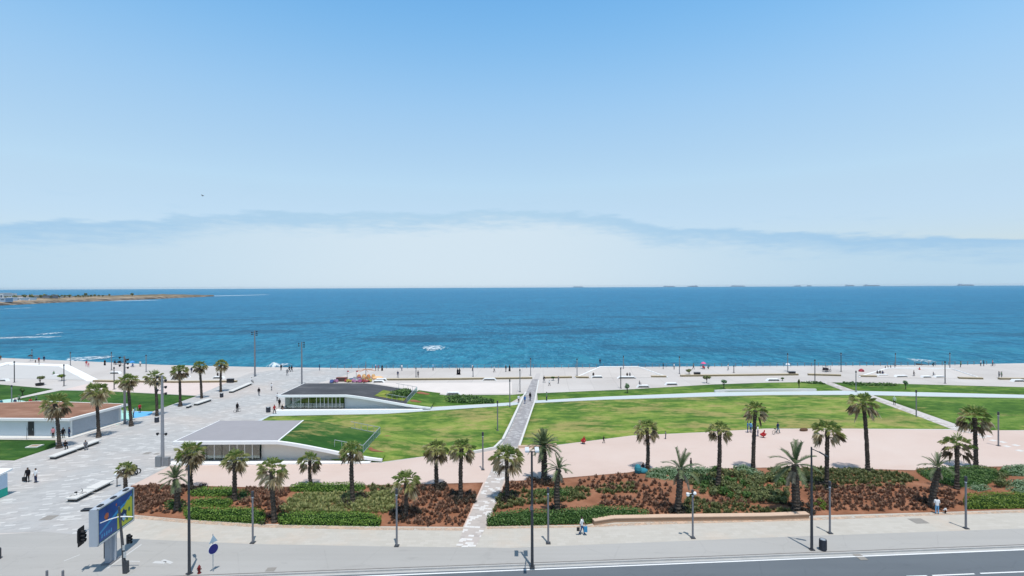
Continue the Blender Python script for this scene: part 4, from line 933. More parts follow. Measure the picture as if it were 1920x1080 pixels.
# ------------------------------------------------------------------ hedges and planting
HG = m_leaf('hedge_leaf', (.06, .135, .018), (.13, .24, .033), (.27, .40, .075), .3)
HG2 = m_leaf('dark_hedge_leaf', (.035, .09, .02), (.08, .16, .035), (.17, .27, .07), .25)
HG3 = m_leaf('yellow_green_leaf', (.07, .12, .014), (.14, .215, .022), (.26, .34, .05), .3)
SV = m_leaf('silver_leaf', (.12, .20, .10), (.22, .32, .18), (.36, .47, .29), .25)
OL = m_leaf('olive_leaf', (.07, .095, .035), (.155, .18, .065), (.30, .32, .13), .25)
GY = m_leaf('pale_grass_blade', (.15, .19, .06), (.31, .33, .12), (.50, .49, .23), .3)
BT = m_leaf('brown_tuft_blade', (.11, .058, .040), (.25, .135, .088), (.43, .265, .175), .2)
GT = m_leaf('green_tuft_blade', (.065, .085, .03), (.145, .165, .06), (.29, .29, .12), .2)
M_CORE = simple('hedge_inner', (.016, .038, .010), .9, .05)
def leafq(m, c, s, rnd, nrm=None, mi=0):
    a = Vector((rnd.gauss(0, 1), rnd.gauss(0, 1), rnd.gauss(0, 1)))
    if nrm is not None: a = a.normalized()*.75+nrm
    a = a.normalized(); u = a.cross(Vector((rnd.gauss(0, 1), rnd.gauss(0, 1), rnd.gauss(0, 1)))).normalized()*s; w = a.cross(u)*.6
    m.add([c-u, c-w, c+u, c+w], [(0, 1, 2, 3)], mi)
def hedge(name, label, pts, h, leaf, cat='hedge', group='clipped hedges in the planting beds', size=.075, dens=85, rough=.12, zfix=None, round_=.35, world_pts=None):
    P = world_pts or PX(pts); c = sum(P, Vector())/len(P); z0 = zfix if zfix is not None else 0.0; rnd = random.Random(int(c.x*100)+3)
    o = thing(name, label, cat, (c.x, c.y, z0), group=group); poly = [(p.x-c.x, p.y-c.y) for p in P]
    xs = [p[0] for p in poly]; ys = [p[1] for p in poly]; m = MB()
    def hh(x, y): 
        d = seg_dist((x, y), poly); return h*(1-round_*max(0, 1-d/.6)**2)*(1+rough*noise.noise(Vector((x*.9+c.x, y*.9, 1)))*1.4)
    # inner body
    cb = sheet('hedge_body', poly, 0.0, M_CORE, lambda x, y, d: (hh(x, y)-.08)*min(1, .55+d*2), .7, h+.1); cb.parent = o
    A = (max(xs)-min(xs))*(max(ys)-min(ys)); cnt = int(A*dens)
    for i in range(cnt):
        q = (rnd.uniform(min(xs), max(xs)), rnd.uniform(min(ys), max(ys)))
        if not inside(q, poly): continue
        leafq(m, Vector((q[0], q[1], hh(*q)+rnd.uniform(-.10, .07))), size*rnd.uniform(.6, 1.4), rnd, Vector((0, 0, 1)))
    n_ = len(poly); ar = sum(poly[i][0]*poly[(i+1) % n_][1]-poly[(i+1) % n_][0]*poly[i][1] for i in range(n_))
    for i in range(n_):
        a = Vector(poly[i]); b = Vector(poly[(i+1) % n_]); L_ = (b-a).length; nn = Vector((b.y-a.y, a.x-b.x)).normalized()*(1 if ar > 0 else -1)
        for k in range(int(L_*h*dens*1.5)):
            q = a.lerp(b, rnd.random())+nn*rnd.uniform(-.10, .12); z = rnd.random()*h*.97
            leafq(m, Vector((q.x, q.y, z)), size*rnd.uniform(.6, 1.4), rnd, Vector((nn.x, nn.y, .2)))
    m.build('foliage', leaf, o); return o
hedge('hedge', 'curving front hedge at the left end of the bed, behind the left street lamp', [(350, 974), (345, 965), (352, 958), (480, 963), (496, 968), (495, 983)], .75, HG)
hedge('hedge', 'tongue shaped middle hedge left of the pavilion palm', [(362, 953), (358, 946), (380, 941), (430, 941), (436, 948), (425, 955)], .6, HG)
hedge('hedge', 'upper curved hedge around the foot of the pavilion palm', [(362, 935), (352, 930), (372, 921), (432, 920), (445, 926), (432, 934)], .6, HG)
hedge('hedge', 'small round hedge patch right of the pavilion palm', [(442, 930), (440, 923), (462, 924), (470, 932), (462, 943), (448, 944)], .5, HG2)
hedge('hedge', 'dark hedge patch around the foot of the short date palm', [(312, 958), (308, 948), (322, 943), (345, 944), (350, 955), (340, 962)], .5, HG2)
hedge('hedge', 'bright long front hedge in the middle of the left bed', [(524, 984), (522, 973), (560, 970), (700, 972), (714, 978), (712, 987)], .75, HG)
hedge('hedge', 'rounded back hedge below the near pavilion', [(544, 925), (545, 918), (562, 913), (680, 913), (685, 919), (678, 926)], .65, HG)
hedge('hedge', 'long dark front hedge right of the garden path', [(914, 987), (916, 976), (975, 966), (1030, 968), (1060, 966), (1120, 960), (1185, 962), (1214, 969), (1216, 973), (1150, 974), (1102, 983)], .8, HG2)
hedge('hedge', 'short dark hedge between the two lamps in the right bed', [(1000, 933), (1000, 926), (1040, 922), (1084, 925), (1085, 933), (1050, 936)], .55, HG2)
hedge('shrub_mass', 'broad round dark green shrub mass at the right, around a palm', [(1722, 893), (1720, 886), (1760, 882), (1840, 880), (1868, 886), (1874, 900), (1850, 913), (1800, 918), (1765, 910), (1740, 903)], .6, HG2, cat='shrubs', rough=.3)
hedge('shrub_mass', 'yellow green low shrub mass at the lower right border', [(1808, 945), (1812, 933), (1860, 930), (1960, 932), (2020, 936), (2020, 952), (1920, 954), (1812, 956)], .55, HG3, cat='shrubs', rough=.35)
SVG = 'silver ground cover patches in the right bed'
hedge('shrub_mass', 'silver green shrub patch right of the teal bundle', [(1212, 899), (1212, 888), (1235, 882), (1290, 881), (1346, 882), (1345, 892), (1300, 895), (1290, 905), (1245, 904)], .5, SV, cat='shrubs', group=SVG, rough=.4)
hedge('shrub_mass', 'silver green shrub patch under the tall palm on the right', [(1378, 888), (1376, 879), (1400, 878), (1432, 892), (1428, 899), (1400, 893)], .5, SV, cat='shrubs', group=SVG, rough=.4)
hedge('shrub_mass', 'narrow silver shrub strip below the round green shrub mass', [(1812, 919), (1820, 910), (1850, 914), (1858, 922), (1835, 926)], .45, SV, cat='shrubs', group=SVG, rough=.4)
hedge('shrub_mass', 'silver shrub patch at the right border behind the others', [(1876, 893), (1880, 880), (1920, 876), (1990, 876), (1990, 893), (1920, 896)], .5, SV, cat='shrubs', group=SVG, rough=.4)
hedge('shrub_mass', 'silver shrub patch at the right border in front of the others', [(1886, 922), (1892, 906), (1920, 904), (1990, 904), (1990, 932), (1915, 932)], .45, SV, cat='shrubs', group=SVG, rough=.4)
LH = 'low dark hedges on the far lawns'
hedge('low_hedge', 'long dark oval hedge on the lawn right of the far pavilion', [(836, 756), (834, 746), (850, 743.5), (885, 744), (925, 752), (926, 757), (880, 757.5)], .35, HG2, group=LH, size=.22, dens=9, zfix=.1)
hedge('low_hedge', 'small dark hedge on the lawn left of the far diagonal path', [(1520, 721), (1502, 717.5), (1536, 717.2), (1548, 721.5)], .3, HG2, group=LH, size=.22, dens=9, zfix=.05)
hedge('low_hedge', 'long dark hedge on the lawn right of the far diagonal path', [(1580, 718.4), (1672, 720.8), (1686, 723.2), (1676, 725.5), (1630, 724.5), (1596, 723)], .35, HG2, group=LH, size=.22, dens=8, zfix=.05)
zb = 1.62; hy = yf2+6.3
hedge('roof_bush', 'dark round bush on the roof end of the far pavilion', None, 1.0, HG2, cat='bush', group=None, size=.16, dens=26, zfix=1.2, rough=.3, world_pts=[Vector((-26.0, hy-2.6, 0)), Vector((-23.6, hy-3.2, 0)), Vector((-22.0, hy-1.6, 0)), Vector((-21.7, hy+3.2, 0)), Vector((-22.6, hy+4.6, 0)), Vector((-25.0, hy+2.4, 0))])

# tufts and shrubs
def tuft_mesh(name, mat, h, r, nb, rnd, wid=.05):
    m = MB()
    for i in range(nb):
        a = rnd.uniform(0, 6.28); t = rnd.random()**.6; d = Vector((math.cos(a)*t, math.sin(a)*t, 0)); b = d*r*.35; tip = d*r*rnd.uniform(.7, 1.2)+Vector((0, 0, h*(1.05-.55*t)*rnd.uniform(.7, 1.2)))
        s = Vector((-d.y, d.x, 0)).normalized()*wid if d.length > .01 else Vector((wid, 0, 0)); mid = (b+tip)/2+Vector((0, 0, h*.15))
        m.add([b-s, b+s, mid+s, tip, mid-s], [(0, 1, 2, 4), (4, 2, 3)])
    return m.mesh(name, mat)
def shrub_mesh(name, mat, h, r, nl, rnd, s=.11):
    m = MB()
    for i in range(5): a = rnd.uniform(0, 6.28); m.tube([(0, 0, 0), (math.cos(a)*r*.5, math.sin(a)*r*.5, h*.7)], [.03, .012], 4)
    lobes = [(rnd.uniform(-.45, .45)*r, rnd.uniform(-.45, .45)*r, h*rnd.uniform(.45, .75), r*rnd.uniform(.4, .65)) for _ in range(6)]
    for i in range(nl):
        lx, ly, lz, lr = rnd.choice(lobes); v = Vector((rnd.gauss(0, 1), rnd.gauss(0, 1), rnd.gauss(0, .8))).normalized()*lr*rnd.uniform(.65, 1.05)
        c = Vector((lx, ly, lz))+v; c.z = max(.04, c.z); leafq(m, c, s*rnd.uniform(.6, 1.4), rnd, v.normalized())
    return m.mesh(name, mat)
rt_ = random.Random(11)
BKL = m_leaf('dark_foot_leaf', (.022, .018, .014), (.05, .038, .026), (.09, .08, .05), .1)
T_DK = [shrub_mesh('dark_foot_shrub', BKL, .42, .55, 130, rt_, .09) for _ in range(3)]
T_BR = [tuft_mesh('brown_tuft', BT, .50, .42, 40, rt_) for _ in range(5)]
T_GR = [tuft_mesh('green_tuft', GT, .52, .46, 40, rt_) for _ in range(4)]
T_PG = [tuft_mesh('pale_grass', GY, .55, .58, 44, rt_) for _ in range(4)]
S_OL = [shrub_mesh('olive_shrub', OL, .75, .65, 240, rt_) for _ in range(3)]
S_GN = [shrub_mesh('green_shrub', HG2, .7, .6, 240, rt_) for _ in range(3)]
S_YL = [shrub_mesh('yellow_flowering_shrub', HG3, .6, .6, 240, rt_)]
ZONES = [
 ('brown', [(250, 962), (250, 914), (287, 911), (345, 912), (350, 925), (330, 942), (305, 946), (310, 960), (340, 968)], .5, 'left end of the left bed'),
 ('brown', [(448, 918), (540, 915), (543, 928), (525, 940), (540, 955), (520, 968), (480, 958), (440, 950), (470, 935)], .55, 'left bed behind the front hedge'),
 ('pale', [(560, 930), (740, 928), (742, 966), (700, 969), (560, 967), (525, 962), (540, 945)], .5, 'middle of the left bed'),
 ('green', [(690, 915), (742, 912), (748, 935), (690, 935)], .6, 'back of the left bed'),
 ('brown', [(742, 930), (760, 915), (890, 925), (880, 960), (866, 986), (716, 985), (735, 970)], .62, 'right end of the left bed'),
 ('brown', [(950, 907), (1050, 901), (1060, 912), (1000, 920), (945, 925)], .6, 'left corner of the right bed'),
 ('green', [(940, 930), (995, 925), (1090, 918), (1110, 930), (1090, 945), (1000, 950), (925, 960), (930, 945)], .58, 'right bed left of the thin date palm'),
 ('brown', [(1090, 900), (1190, 890), (1210, 905), (1255, 912), (1262, 930), (1180, 930), (1110, 925), (1080, 915)], .85, 'red soil slope of the right bed'),
 ('green', [(1115, 915), (1190, 910), (1195, 928), (1120, 930)], .62, 'red soil slope of the right bed, green patch'),
 ('brown', [(1130, 934), (1255, 930), (1262, 962), (1215, 968), (1190, 955), (1120, 953)], .62, 'right bed left of the sparse date palm'),
 ('olive', [(1290, 897), (1350, 890), (1400, 900), (1480, 905), (1482, 950), (1400, 948), (1350, 935), (1300, 930)], .88, 'middle of the right bed'),
 ('green', [(1290, 935), (1400, 952), (1505, 962), (1440, 965), (1290, 968), (1280, 955)], .55, 'front of the right bed above the tan ledge'),
 ('brown', [(1340, 935), (1440, 945), (1420, 955), (1300, 950)], .8, 'brown strip in front of the olive shrubs'),
 ('green', [(1440, 882), (1500, 880), (1620, 882), (1700, 892), (1725, 905), (1640, 912), (1560, 910), (1440, 905)], .50, 'right bed back, beside wide date palm'),
 ('brown', [(1510, 918), (1620, 914), (1740, 920), (1800, 930), (1806, 950), (1760, 956), (1560, 962), (1520, 960)], .60, 'red soil field at the right'),
 ('green', [(1500, 912), (1620, 908), (1700, 912), (1700, 920), (1560, 924), (1500, 925)], .8, 'green strip above the red soil field'),
 ('yellow', [(1524, 955), (1530, 945), (1550, 948), (1550, 958)], .8, 'beside the arm lamp'),
 ('green', [(1995, 876), (2140, 874), (2140, 930), (1995, 930)], .8, 'far right end of the right bed'),
 ('olive', [(1868, 885), (1890, 890), (1880, 925), (1862, 922), (1872, 905)], 1.0, 'right bed between the silver patches')]
plants = []
rz = random.Random(5)
for kind, poly, sp, where in ZONES:
    P = PX(poly); xs = [p.x for p in P]; ys = [p.y for p in P]; y = min(ys); row = 0
    while y < max(ys):
        x = min(xs)+(row % 2)*sp/2
        while x < max(xs):
            q = (x+rz.uniform(-.28, .28)*sp, y+rz.uniform(-.28, .28)*sp)
            if inside(q, P) and rz.random() < .93: plants.append((q[1], q[0], kind, where))
            x += sp
        y += sp*.87; row += 1
plants.sort(key=lambda t: t[2] in ('olive', 'yellow') and -1000 or t[0])
LBL = {'brown': ('brown_grass_tuft', 'small dark brown tuft in red soil, %s', 'grass tuft'), 'green': ('green_grass_tuft', 'small green brown tuft in the soil, %s', 'grass tuft'),
 'pale': ('pale_grass_clump', 'pale yellow green grass clump, %s', 'grass clump'), 'olive': ('olive_shrub', 'olive green bushy shrub, %s', 'shrub'), 'yellow': ('flowering_shrub', 'yellow green shrub in the front of the bed, %s', 'shrub')}
VAR = {'brown': T_BR, 'green': T_GR, 'pale': T_PG, 'olive': S_OL+S_GN[:1], 'yellow': S_YL}
count = {}; rest = {}
LIM = {'brown': 300, 'green': 300, 'pale': 120, 'olive': 300, 'yellow': 99}
for yy, xx, kind, where in plants:
    me = rz.choice(VAR[kind]); sc = rz.choice((rz.uniform(.5, .8), rz.uniform(.7, 1.0), rz.uniform(.9, 1.3))); rot = rz.uniform(0, 6.28); z = bed_z(xx, yy)-.03
    count[kind] = count.get(kind, 0)+1; nm, lb, ct = LBL[kind]
    if count[kind] <= LIM[kind]:
        o = link(nm, me, None, (xx, yy, z)); o.rotation_euler = (0, 0, rot); o.scale = (sc, sc, sc*rz.uniform(.85, 1.15)); tag(o, lb % where, ct, group=nm.replace('_', ' ')+'s, '+where)
    else: rest.setdefault(kind, []).append((me, xx, yy, z, rot, sc))
for kind, lst in rest.items():
    m = MB()
    for me, xx, yy, z, rot, sc in lst:
        ca, sa = math.cos(rot)*sc, math.sin(rot)*sc
        m.add([(xx+v.co.x*ca-v.co.y*sa, yy+v.co.x*sa+v.co.y*ca, z+v.co.z*sc) for v in me.vertices], [tuple(p.vertices) for p in me.polygons])
    tag(m.build('ground_cover', VAR[kind][0].materials[0]), 'many farther '+{'brown': 'brown', 'green': 'green', 'pale': 'pale'}.get(kind, kind)+' tufts filling the planting beds', 'ground cover', kind='stuff')
print('plants', count)
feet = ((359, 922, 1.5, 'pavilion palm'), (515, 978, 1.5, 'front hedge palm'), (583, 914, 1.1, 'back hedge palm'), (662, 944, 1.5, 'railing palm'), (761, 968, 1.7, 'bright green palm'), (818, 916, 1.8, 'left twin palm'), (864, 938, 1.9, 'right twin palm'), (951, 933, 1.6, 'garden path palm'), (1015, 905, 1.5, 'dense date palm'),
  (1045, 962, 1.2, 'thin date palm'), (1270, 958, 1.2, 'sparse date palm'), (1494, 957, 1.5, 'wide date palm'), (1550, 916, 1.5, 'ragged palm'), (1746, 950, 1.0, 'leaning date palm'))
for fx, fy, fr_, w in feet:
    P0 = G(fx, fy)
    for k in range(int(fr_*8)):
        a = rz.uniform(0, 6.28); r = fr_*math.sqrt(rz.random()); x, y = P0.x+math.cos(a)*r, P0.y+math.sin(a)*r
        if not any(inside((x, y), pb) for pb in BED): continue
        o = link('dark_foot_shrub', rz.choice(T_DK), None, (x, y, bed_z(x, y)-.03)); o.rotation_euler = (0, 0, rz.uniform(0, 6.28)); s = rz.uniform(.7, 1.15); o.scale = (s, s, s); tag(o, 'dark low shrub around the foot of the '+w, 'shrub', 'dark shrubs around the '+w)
# reddish bare soil beside the pavilion railings
def soil_on(hf, pts):
    P = PX(pts); o = sheet('soil_patch', P, 0.045, M_SOIL, lambda x, y, d: hf(x, y, seg_dist((x, y), hf.poly)), .8); struct(o)
hl.poly = PX(lawn_left); hu.poly = PX(lawn_up1)
None and soil_on(hu, [(776, 759), (780, 751), (800, 743), (806, 750), (800, 760)])
pass

# small trees of the promenade
def small_tree(bx, by, ty, w, label, leaf=OL, kind='round', seed=1, group='small round trees of the promenade'):
    p = G(bx, by); Y = p.y; H = px2z(bx, ty, Y); r = w/2*Y/F_PX; rnd = random.Random(int(bx*10)+seed); o = thing('small_tree', label, 'tree', p, group=group)
    m = MB(); ch = H*.5 if kind == 'round' else H*.35; cc = H-ch/2
    m.tube([(0, 0, 0), (.05, 0, H*.35), (0, 0, cc)], [.10, .08, .05], 6)
    for i in range(5): a = i*1.26; m.tube([(0, 0, H*.35), (math.cos(a)*r*.6, math.sin(a)*r*.6, cc+rnd.uniform(-.1, .2))], [.045, .015], 4)
    m.build('trunk', M_BARK, o); m = MB(); lobes = [(rnd.uniform(-.5, .5)*r, rnd.uniform(-.5, .5)*r, cc+rnd.uniform(-.25, .25)*ch) for _ in range(7)]
    for i in range(420):
        lx, ly, lz = rnd.choice(lobes); v = Vector((rnd.gauss(0, 1), rnd.gauss(0, 1), rnd.gauss(0, .8))).normalized()*rnd.uniform(.5, 1.05); q = Vector((lx+v.x*r*.55, ly+v.y*r*.55, lz+v.z*ch*.35)); leafq(m, q, .15*rnd.uniform(.6, 1.4), rnd, v)
    m.build('crown', leaf, o)
small_tree(75, 722, 705, 14, 'small umbrella shaped tree on a dark planter at the left promenade', kind='flat')
tp = G(74.5, 723); pl_ = thing('tree_planter', 'round black planter under the small umbrella shaped tree', 'planter', tp); MB().lathe([(.75, 0), (.9, .6), (.8, .62), (.7, .5)], n=14).build('tub', M_BLACK, pl_)
small_tree(116, 714, 701, 16, 'round bushy tree beside a lamp at the left promenade', HG3)
small_tree(1037, 713.5, 706, 7, 'small dark bush at the end of the garden path', HG2)
small_tree(1176, 737.5, 719, 11, 'thin grey green sapling on the far lawn edge left of the benches', SV)
small_tree(1292, 702, 692, 12, 'round olive bush just left of the row of dark boxes', OL)
small_tree(1325, 718.5, 704, 14, 'leaning olive bush with dark foot at the lawn border', OL)
small_tree(1357, 729, 712, 10, 'thin young tree on the lawn right of the leaning bush', SV)
small_tree(1467, 714, 708, 5, 'little dark sapling at the lawn edge behind the tall right palms', HG2)
small_tree(1698, 731, 713, 7, 'young tree with a thin trunk on the lawn right of the long hedge', SV)
small_tree(1498, 731, 712, 4, 'thin leafless sapling on the lawn left of the diagonal path', OL)
small_tree(42, 742, 728, 9, 'slim young tree on the far left lawn', HG2)
# dark windows boxes of planters
for (x, y, l) in ((1307, 705, 'pair of dark square boxes right of the round olive bush'), (1485, 703.5, 'pair of dark square boxes on the right promenade'), (432, 717.5, 'dark planter box at the right end of the left planter strip')):
    p = G(x, y); o = thing('planter_box', l, 'box', p, group='dark boxes on the promenade')
    for s in (-.42, .42): MB().box((s, 0, .5), (.75, .7, 1.0)).build('bin_body', M_BLACK, o); MB().box((s, 0, 1.03), (.8, .75, .06)).build('rim', M_METAL2, o)
# trees of the headland
ht = []
for v in range(4):
    rnd = random.Random(v); m = MB(); r = 3.6
    for i in range(90):
        d = Vector((rnd.gauss(0, 1), rnd.gauss(0, 1), rnd.gauss(0, .8))).normalized()*rnd.uniform(.4, 1.1)*r; leafq(m, Vector((d.x, d.y, 7+d.z*.8)), 1.5*rnd.uniform(.6, 1.3), rnd, d.normalized())
    ht.append((m.mesh('crown', OL), MB().tube([(0, 0, -2), (0, 0, 6.6)], [.4, .25], 5).mesh('trunk', M_BARK)))
xs_ = sorted([58, 62, 66, 45, 50, 96, 100, 104, 108, 112, 117, 121, 126, 131, 137, 141, 146, 151, 156, 161, 165, 171, 178, 186, 193, 206, 18, 28, 84, 76, 247, 30, 12])
ordw = ['leftmost', 'second', 'third', 'fourth', 'fifth', 'sixth', 'seventh', 'eighth', 'ninth', 'tenth', 'eleventh', 'twelfth']
for i, x in enumerate(xs_):
    cr, tk = rz.choice(ht); q = head_pt(x+rz.uniform(-1, 1), rz.uniform(60, 140)); o = thing('headland_tree', 'small dark tree on the headland, number %d from the left' % (i+1), 'tree', (q.x, q.y, 2.4), rz.uniform(0, 6), 'small trees on the headland')
    link('crown', cr, o); link('trunk', tk, o); s = rz.uniform(.55, 1.0); o.scale = (s, s, s*rz.uniform(.8, 1.2))
# ------------------------------------------------------------------ lamps and masts
M_LAMPW = simple('lamp_housing_white', (.62, .64, .66), .4)
def lamp(bx, by, ty, label, style='post', group='slim post lamps', r=.075, mat=None, rz=0.0):
    p = G(bx, by); Y = p.y; H = px2z(bx, ty, Y); mat = mat or M_METAL2
    o = thing('street_lamp' if style != 'mast' else 'floodlight_mast', label, 'street lamp' if style != 'mast' else 'light mast', p, rz, group)
    MB().box((0, 0, .04), (.42, .42, .08)).build('base_plate', M_METAL, o)
    m = MB()
    if style == 'post':
        m.tube([(0, 0, .05), (0, 0, H*.8), (0, 0, H-.5)], [r*1.15, r, r], 8); m.build('pole', mat, o)
        m = MB(); m.lathe([(r*1.2, H-.52), (r*1.5, H-.45), (r*1.5, H-.08), (r*1.1, H)], n=10); m.build('lamp_head', M_METAL, o)
        MB().lathe([(r*1.1, H-.62), (r*1.1, H-.52)], n=10).build('lamp_lens', M_LAMPW, o)
    elif style == 'tall':
        m.tube([(0, 0, .05), (0, 0, H*.5), (0, 0, H)], [.13, .11, .085], 8); m.box((0, -.12, 1.0), (.14, .06, .4)); m.build('pole', mat, o)
        m = MB(); m.tube([(-.55, -.1, H+.15), (-.35, 0, H-.05), (.35, 0, H-.05), (.55, -.1, H+.15)], .05, 6); m.build('crossbar', mat, o)
        for s in (-1, 1):
            m = MB(); m.box((s*.42, -.25, H+.22), (.34, 1.0, .14)); m.box((s*.42, -.3, H+.12), (.26, .7, .06)); m.build('lamp_head', M_LAMPW, o)
        m = MB(); m.tube([(0, 0, H*.55), (-.1, -1.5, H*.58)], .045, 6); m.box((-.1, -1.8, H*.585), (.25, .8, .1)); m.build('side_lamp', M_METAL, o)
    elif style == 'arm':
        m.tube([(0, 0, .05), (0, 0, H*.5), (0, 0, H)], [.13, .11, .07], 8); m.build('pole', mat, o)
        m = MB(); m.tube([(0, 0, H-.15), (.55, -.2, H-.40)], .045, 6); m.box((.9, -.33, H-.58), (.8, .24, .1), -.36, tilt=Matrix.Rotation(.5, 3, 'Y')); m.build('lamp_arm', M_METAL, o)
    elif style == 'mast':
        m.tube([(0, 0, .05), (0, 0, H*.5), (0, 0, H)], [r*1.35, r*1.15, r*.8], 8); m.build('pole', mat, o)
    return o, H
def spots(o, H, n, z0, z1, s=.3, mat=None):
    for k in range(n):
        z = z0+(z1-z0)*k/max(1, n-1); sd = -1 if k % 2 else 1; m = MB()
        m.tube([(0, 0, z), (sd*s*1.7, -.1, z)], .035, 5); m.lathe([(.06, -.12), (.16, .0), (.17, .22)], (sd*s*1.9, -.15, z-.05), 8)
        m.build('spotlight', mat or M_BLACK, o)
FR = 'lamps along the front pavement'
lamp(998, 1064, 846, 'tall dark street lamp with white double head at the kerb, centre of the street', 'tall', 'tall street lamps at the kerb', mat=M_METAL)
lamp(355, 1076, 872, 'tall dark street lamp next to the hydrant', 'arm', 'tall street lamps at the kerb', mat=M_METAL, rz=2.6)
lamp(1522, 1031, 838, 'tall dark street lamp with one slanting arm beside the litter bin', 'arm', 'tall street lamps at the kerb', mat=M_METAL)
lamp(474, 1018, 921, 'grey post lamp in front of the left bed hedge', group=FR, r=.085)
lamp(744, 1024, 916, 'grey post lamp left of the garden path', group=FR, r=.085)
lamp(1028, 1019, 914, 'grey post lamp right of the double headed street lamp', group=FR, r=.085)
o, H = lamp(1299, 1009, 918, 'grey post lamp with a white camera and side spots', group=FR, r=.085)
m = MB(); m.tube([(-.05, 0, H-.35), (-.55, -.1, H-.4)], .03, 5); m.lathe([(.05, -.1), (.16, 0), (.16, .22)], (-.5, -.12, H-.5), 8); m.ball((.16, -.12, H-.3), .17, 8); m.build('camera', M_WHITE, o)
lamp(1556, 1000, 902, 'grey post lamp right of the bin', group=FR, r=.085)
lamp(1811, 991, 893, 'grey post lamp at the right end of the front pavement', group=FR, r=.085)
LW = 'lamps on the lawns'
for a in ((905.5, 881, 810, 'post lamp on the sand left of the garden path'), (933, 808, 751, 'post lamp on the left lawn near the path wall'), (956, 763, 711, 'dark post lamp at the junction left of the garden path'),
          (1718, 782, 731, 'post lamp beside the diagonal path'), (1872, 836, 772, 'post lamp on the sand at the right end of the diagonal path'), (1605, 735, 695, 'post lamp where the diagonal path meets the cross path'), (22, 760, 722, 'post lamp on the far left lawn')):
    lamp(a[0], a[1], a[2], a[3], group=LW, r=.09)
PR = 'post lamps of the promenade'
for i, a in enumerate(((975, 735, 692, 'grey lamp just left of the garden path end'), (995, 704, 671, 'thin pale lamp near the sea left of the path'), (1082, 704, 672, 'thin lamp at the left foot of the middle ramp'),
    (1164, 728, 689, 'dark lamp in front of the middle ramp'), (1169, 700, 667, 'very thin lamp on the middle ramp'), (1274, 701, 668, 'lamp left of the round olive bush'), (1376, 699, 685, 'short black lamp by the sea railing'),
    (1477, 698, 662, 'lamp behind the person in white on the right'), (1528, 715, 674, 'dark lamp left of the parked pedal cart'), (1577, 697, 661, 'dark lamp between the cart and the red mat'), (1679, 686, 662, 'faint lamp behind the right ramp'),
    (1772, 719, 677, 'dark lamp right of the loop shaped bench'), (1781, 691, 661, 'thin lamp on the right ramp edge'), (887, 706, 686, 'lamp under the person in white left of the path'), (780, 707, 689, 'thin grey lamp behind the far pavilion'),
    (214, 730, 688, 'dark lamp left of the tall mast at the left'), (209, 694, 660, 'thin lamp near the sea left of the tall mast'), (274, 697, 665, 'thin lamp near the sea right of the tall mast'), (132, 686, 660, 'lamp in front of the left surf'),
    (120, 724, 683, 'dark lamp beside the round bushy tree'), (27, 717, 677, 'dark lamp in front of the large left ramp'), (60, 673, 655, 'faint lamp at the far left sea wall'))):
    lamp(a[0], a[1], a[2], a[3], group=PR, r=.095, mat=M_METAL if 'dark' in a[3] or 'black' in a[3] else M_METAL2)
MG = 'tall masts with floodlights'
o, H = lamp(305, 874, 704, 'tall pale grey floodlight mast on a box foot in the boulevard', 'mast', MG, .17, simple('pale_mast', (.27, .28, .30), .5))
spots(o, H, 6, H*.80, H*.98, .3); spots(o, H, 2, H*.355, H*.357, .3)
MB().box((-.35, -.15, .7), (.75, .6, 1.4)).build('control_box', simple('box_grey', (.22, .23, .24), .6), o); MB().box((.5, .1, .6), (.7, .5, 1.2)).build('control_box', simple('box_grey', (.22, .23, .24), .6), o)
o, H = lamp(234, 794, 668, 'tall grey floodlight mast beside the playground', 'mast', MG, .15); spots(o, H, 6, H*.83, H*.98, .38)
o, H = lamp(478, 706, 620, 'tall thin mast near the sea with floodlights at the top', 'mast', MG, .17); spots(o, H, 5, H*.90, H*.98, .35)
o, H = lamp(566, 721, 641, 'tall thin mast behind the far pavilion roof', 'mast', MG, .15); spots(o, H, 5, H*.88, H*.98, .35)

# ------------------------------------------------------------------ billboard
bp = G(208, 1052.5); bo = thing('billboard', 'large blue and yellow billboard on a wide grey post', 'billboard', bp)
M_BF = simple('billboard_frame', (.50, .53, .57), .4, .5, .2, var=.06); M_BPOST = simple('billboard_post', (.36, .38, .42), .45, .4, .2, var=.08)
bw, bh, bz = 4.9, 3.1, 2.42; BA = math.atan2(48.0-43.1, -35.75+35.2)     # direction of the board in plan
u = Vector((math.cos(BA), math.sin(BA), 0)); nrm = Vector((u.y, -u.x, 0))
off = nrm*.05 + u*(.15)
MB().box((off.x, off.y, bz+bh/2), (bw, .62, bh), BA).build('cabinet', M_BF, bo)
m = MB()
for (du, dz, su, sz) in ((0, bh-.05, bw, .1), (0, .05, bw, .1), (-bw/2+.05, bh/2, .1, bh), (bw/2-.05, bh/2, .1, bh)):
    c = off+u*du+nrm*.34; m.box((c.x, c.y, bz+dz), (su, .08, sz), BA)
m.build('frame', M_BF, bo)
m = MB()
for k in (-1, 0, 1): c = off+u*k*1.7+nrm*.1; MB().box((c.x, c.y, bz+bh+.05), (.5, .3, .07), BA).build('roof_fitting', M_BLACK, bo)
c = off-u*2.2-nrm*.6; m.box((c.x, c.y, bz+bh-.05), (.5, .7, .12), BA); m.build('roof_fitting', M_BLACK, bo)
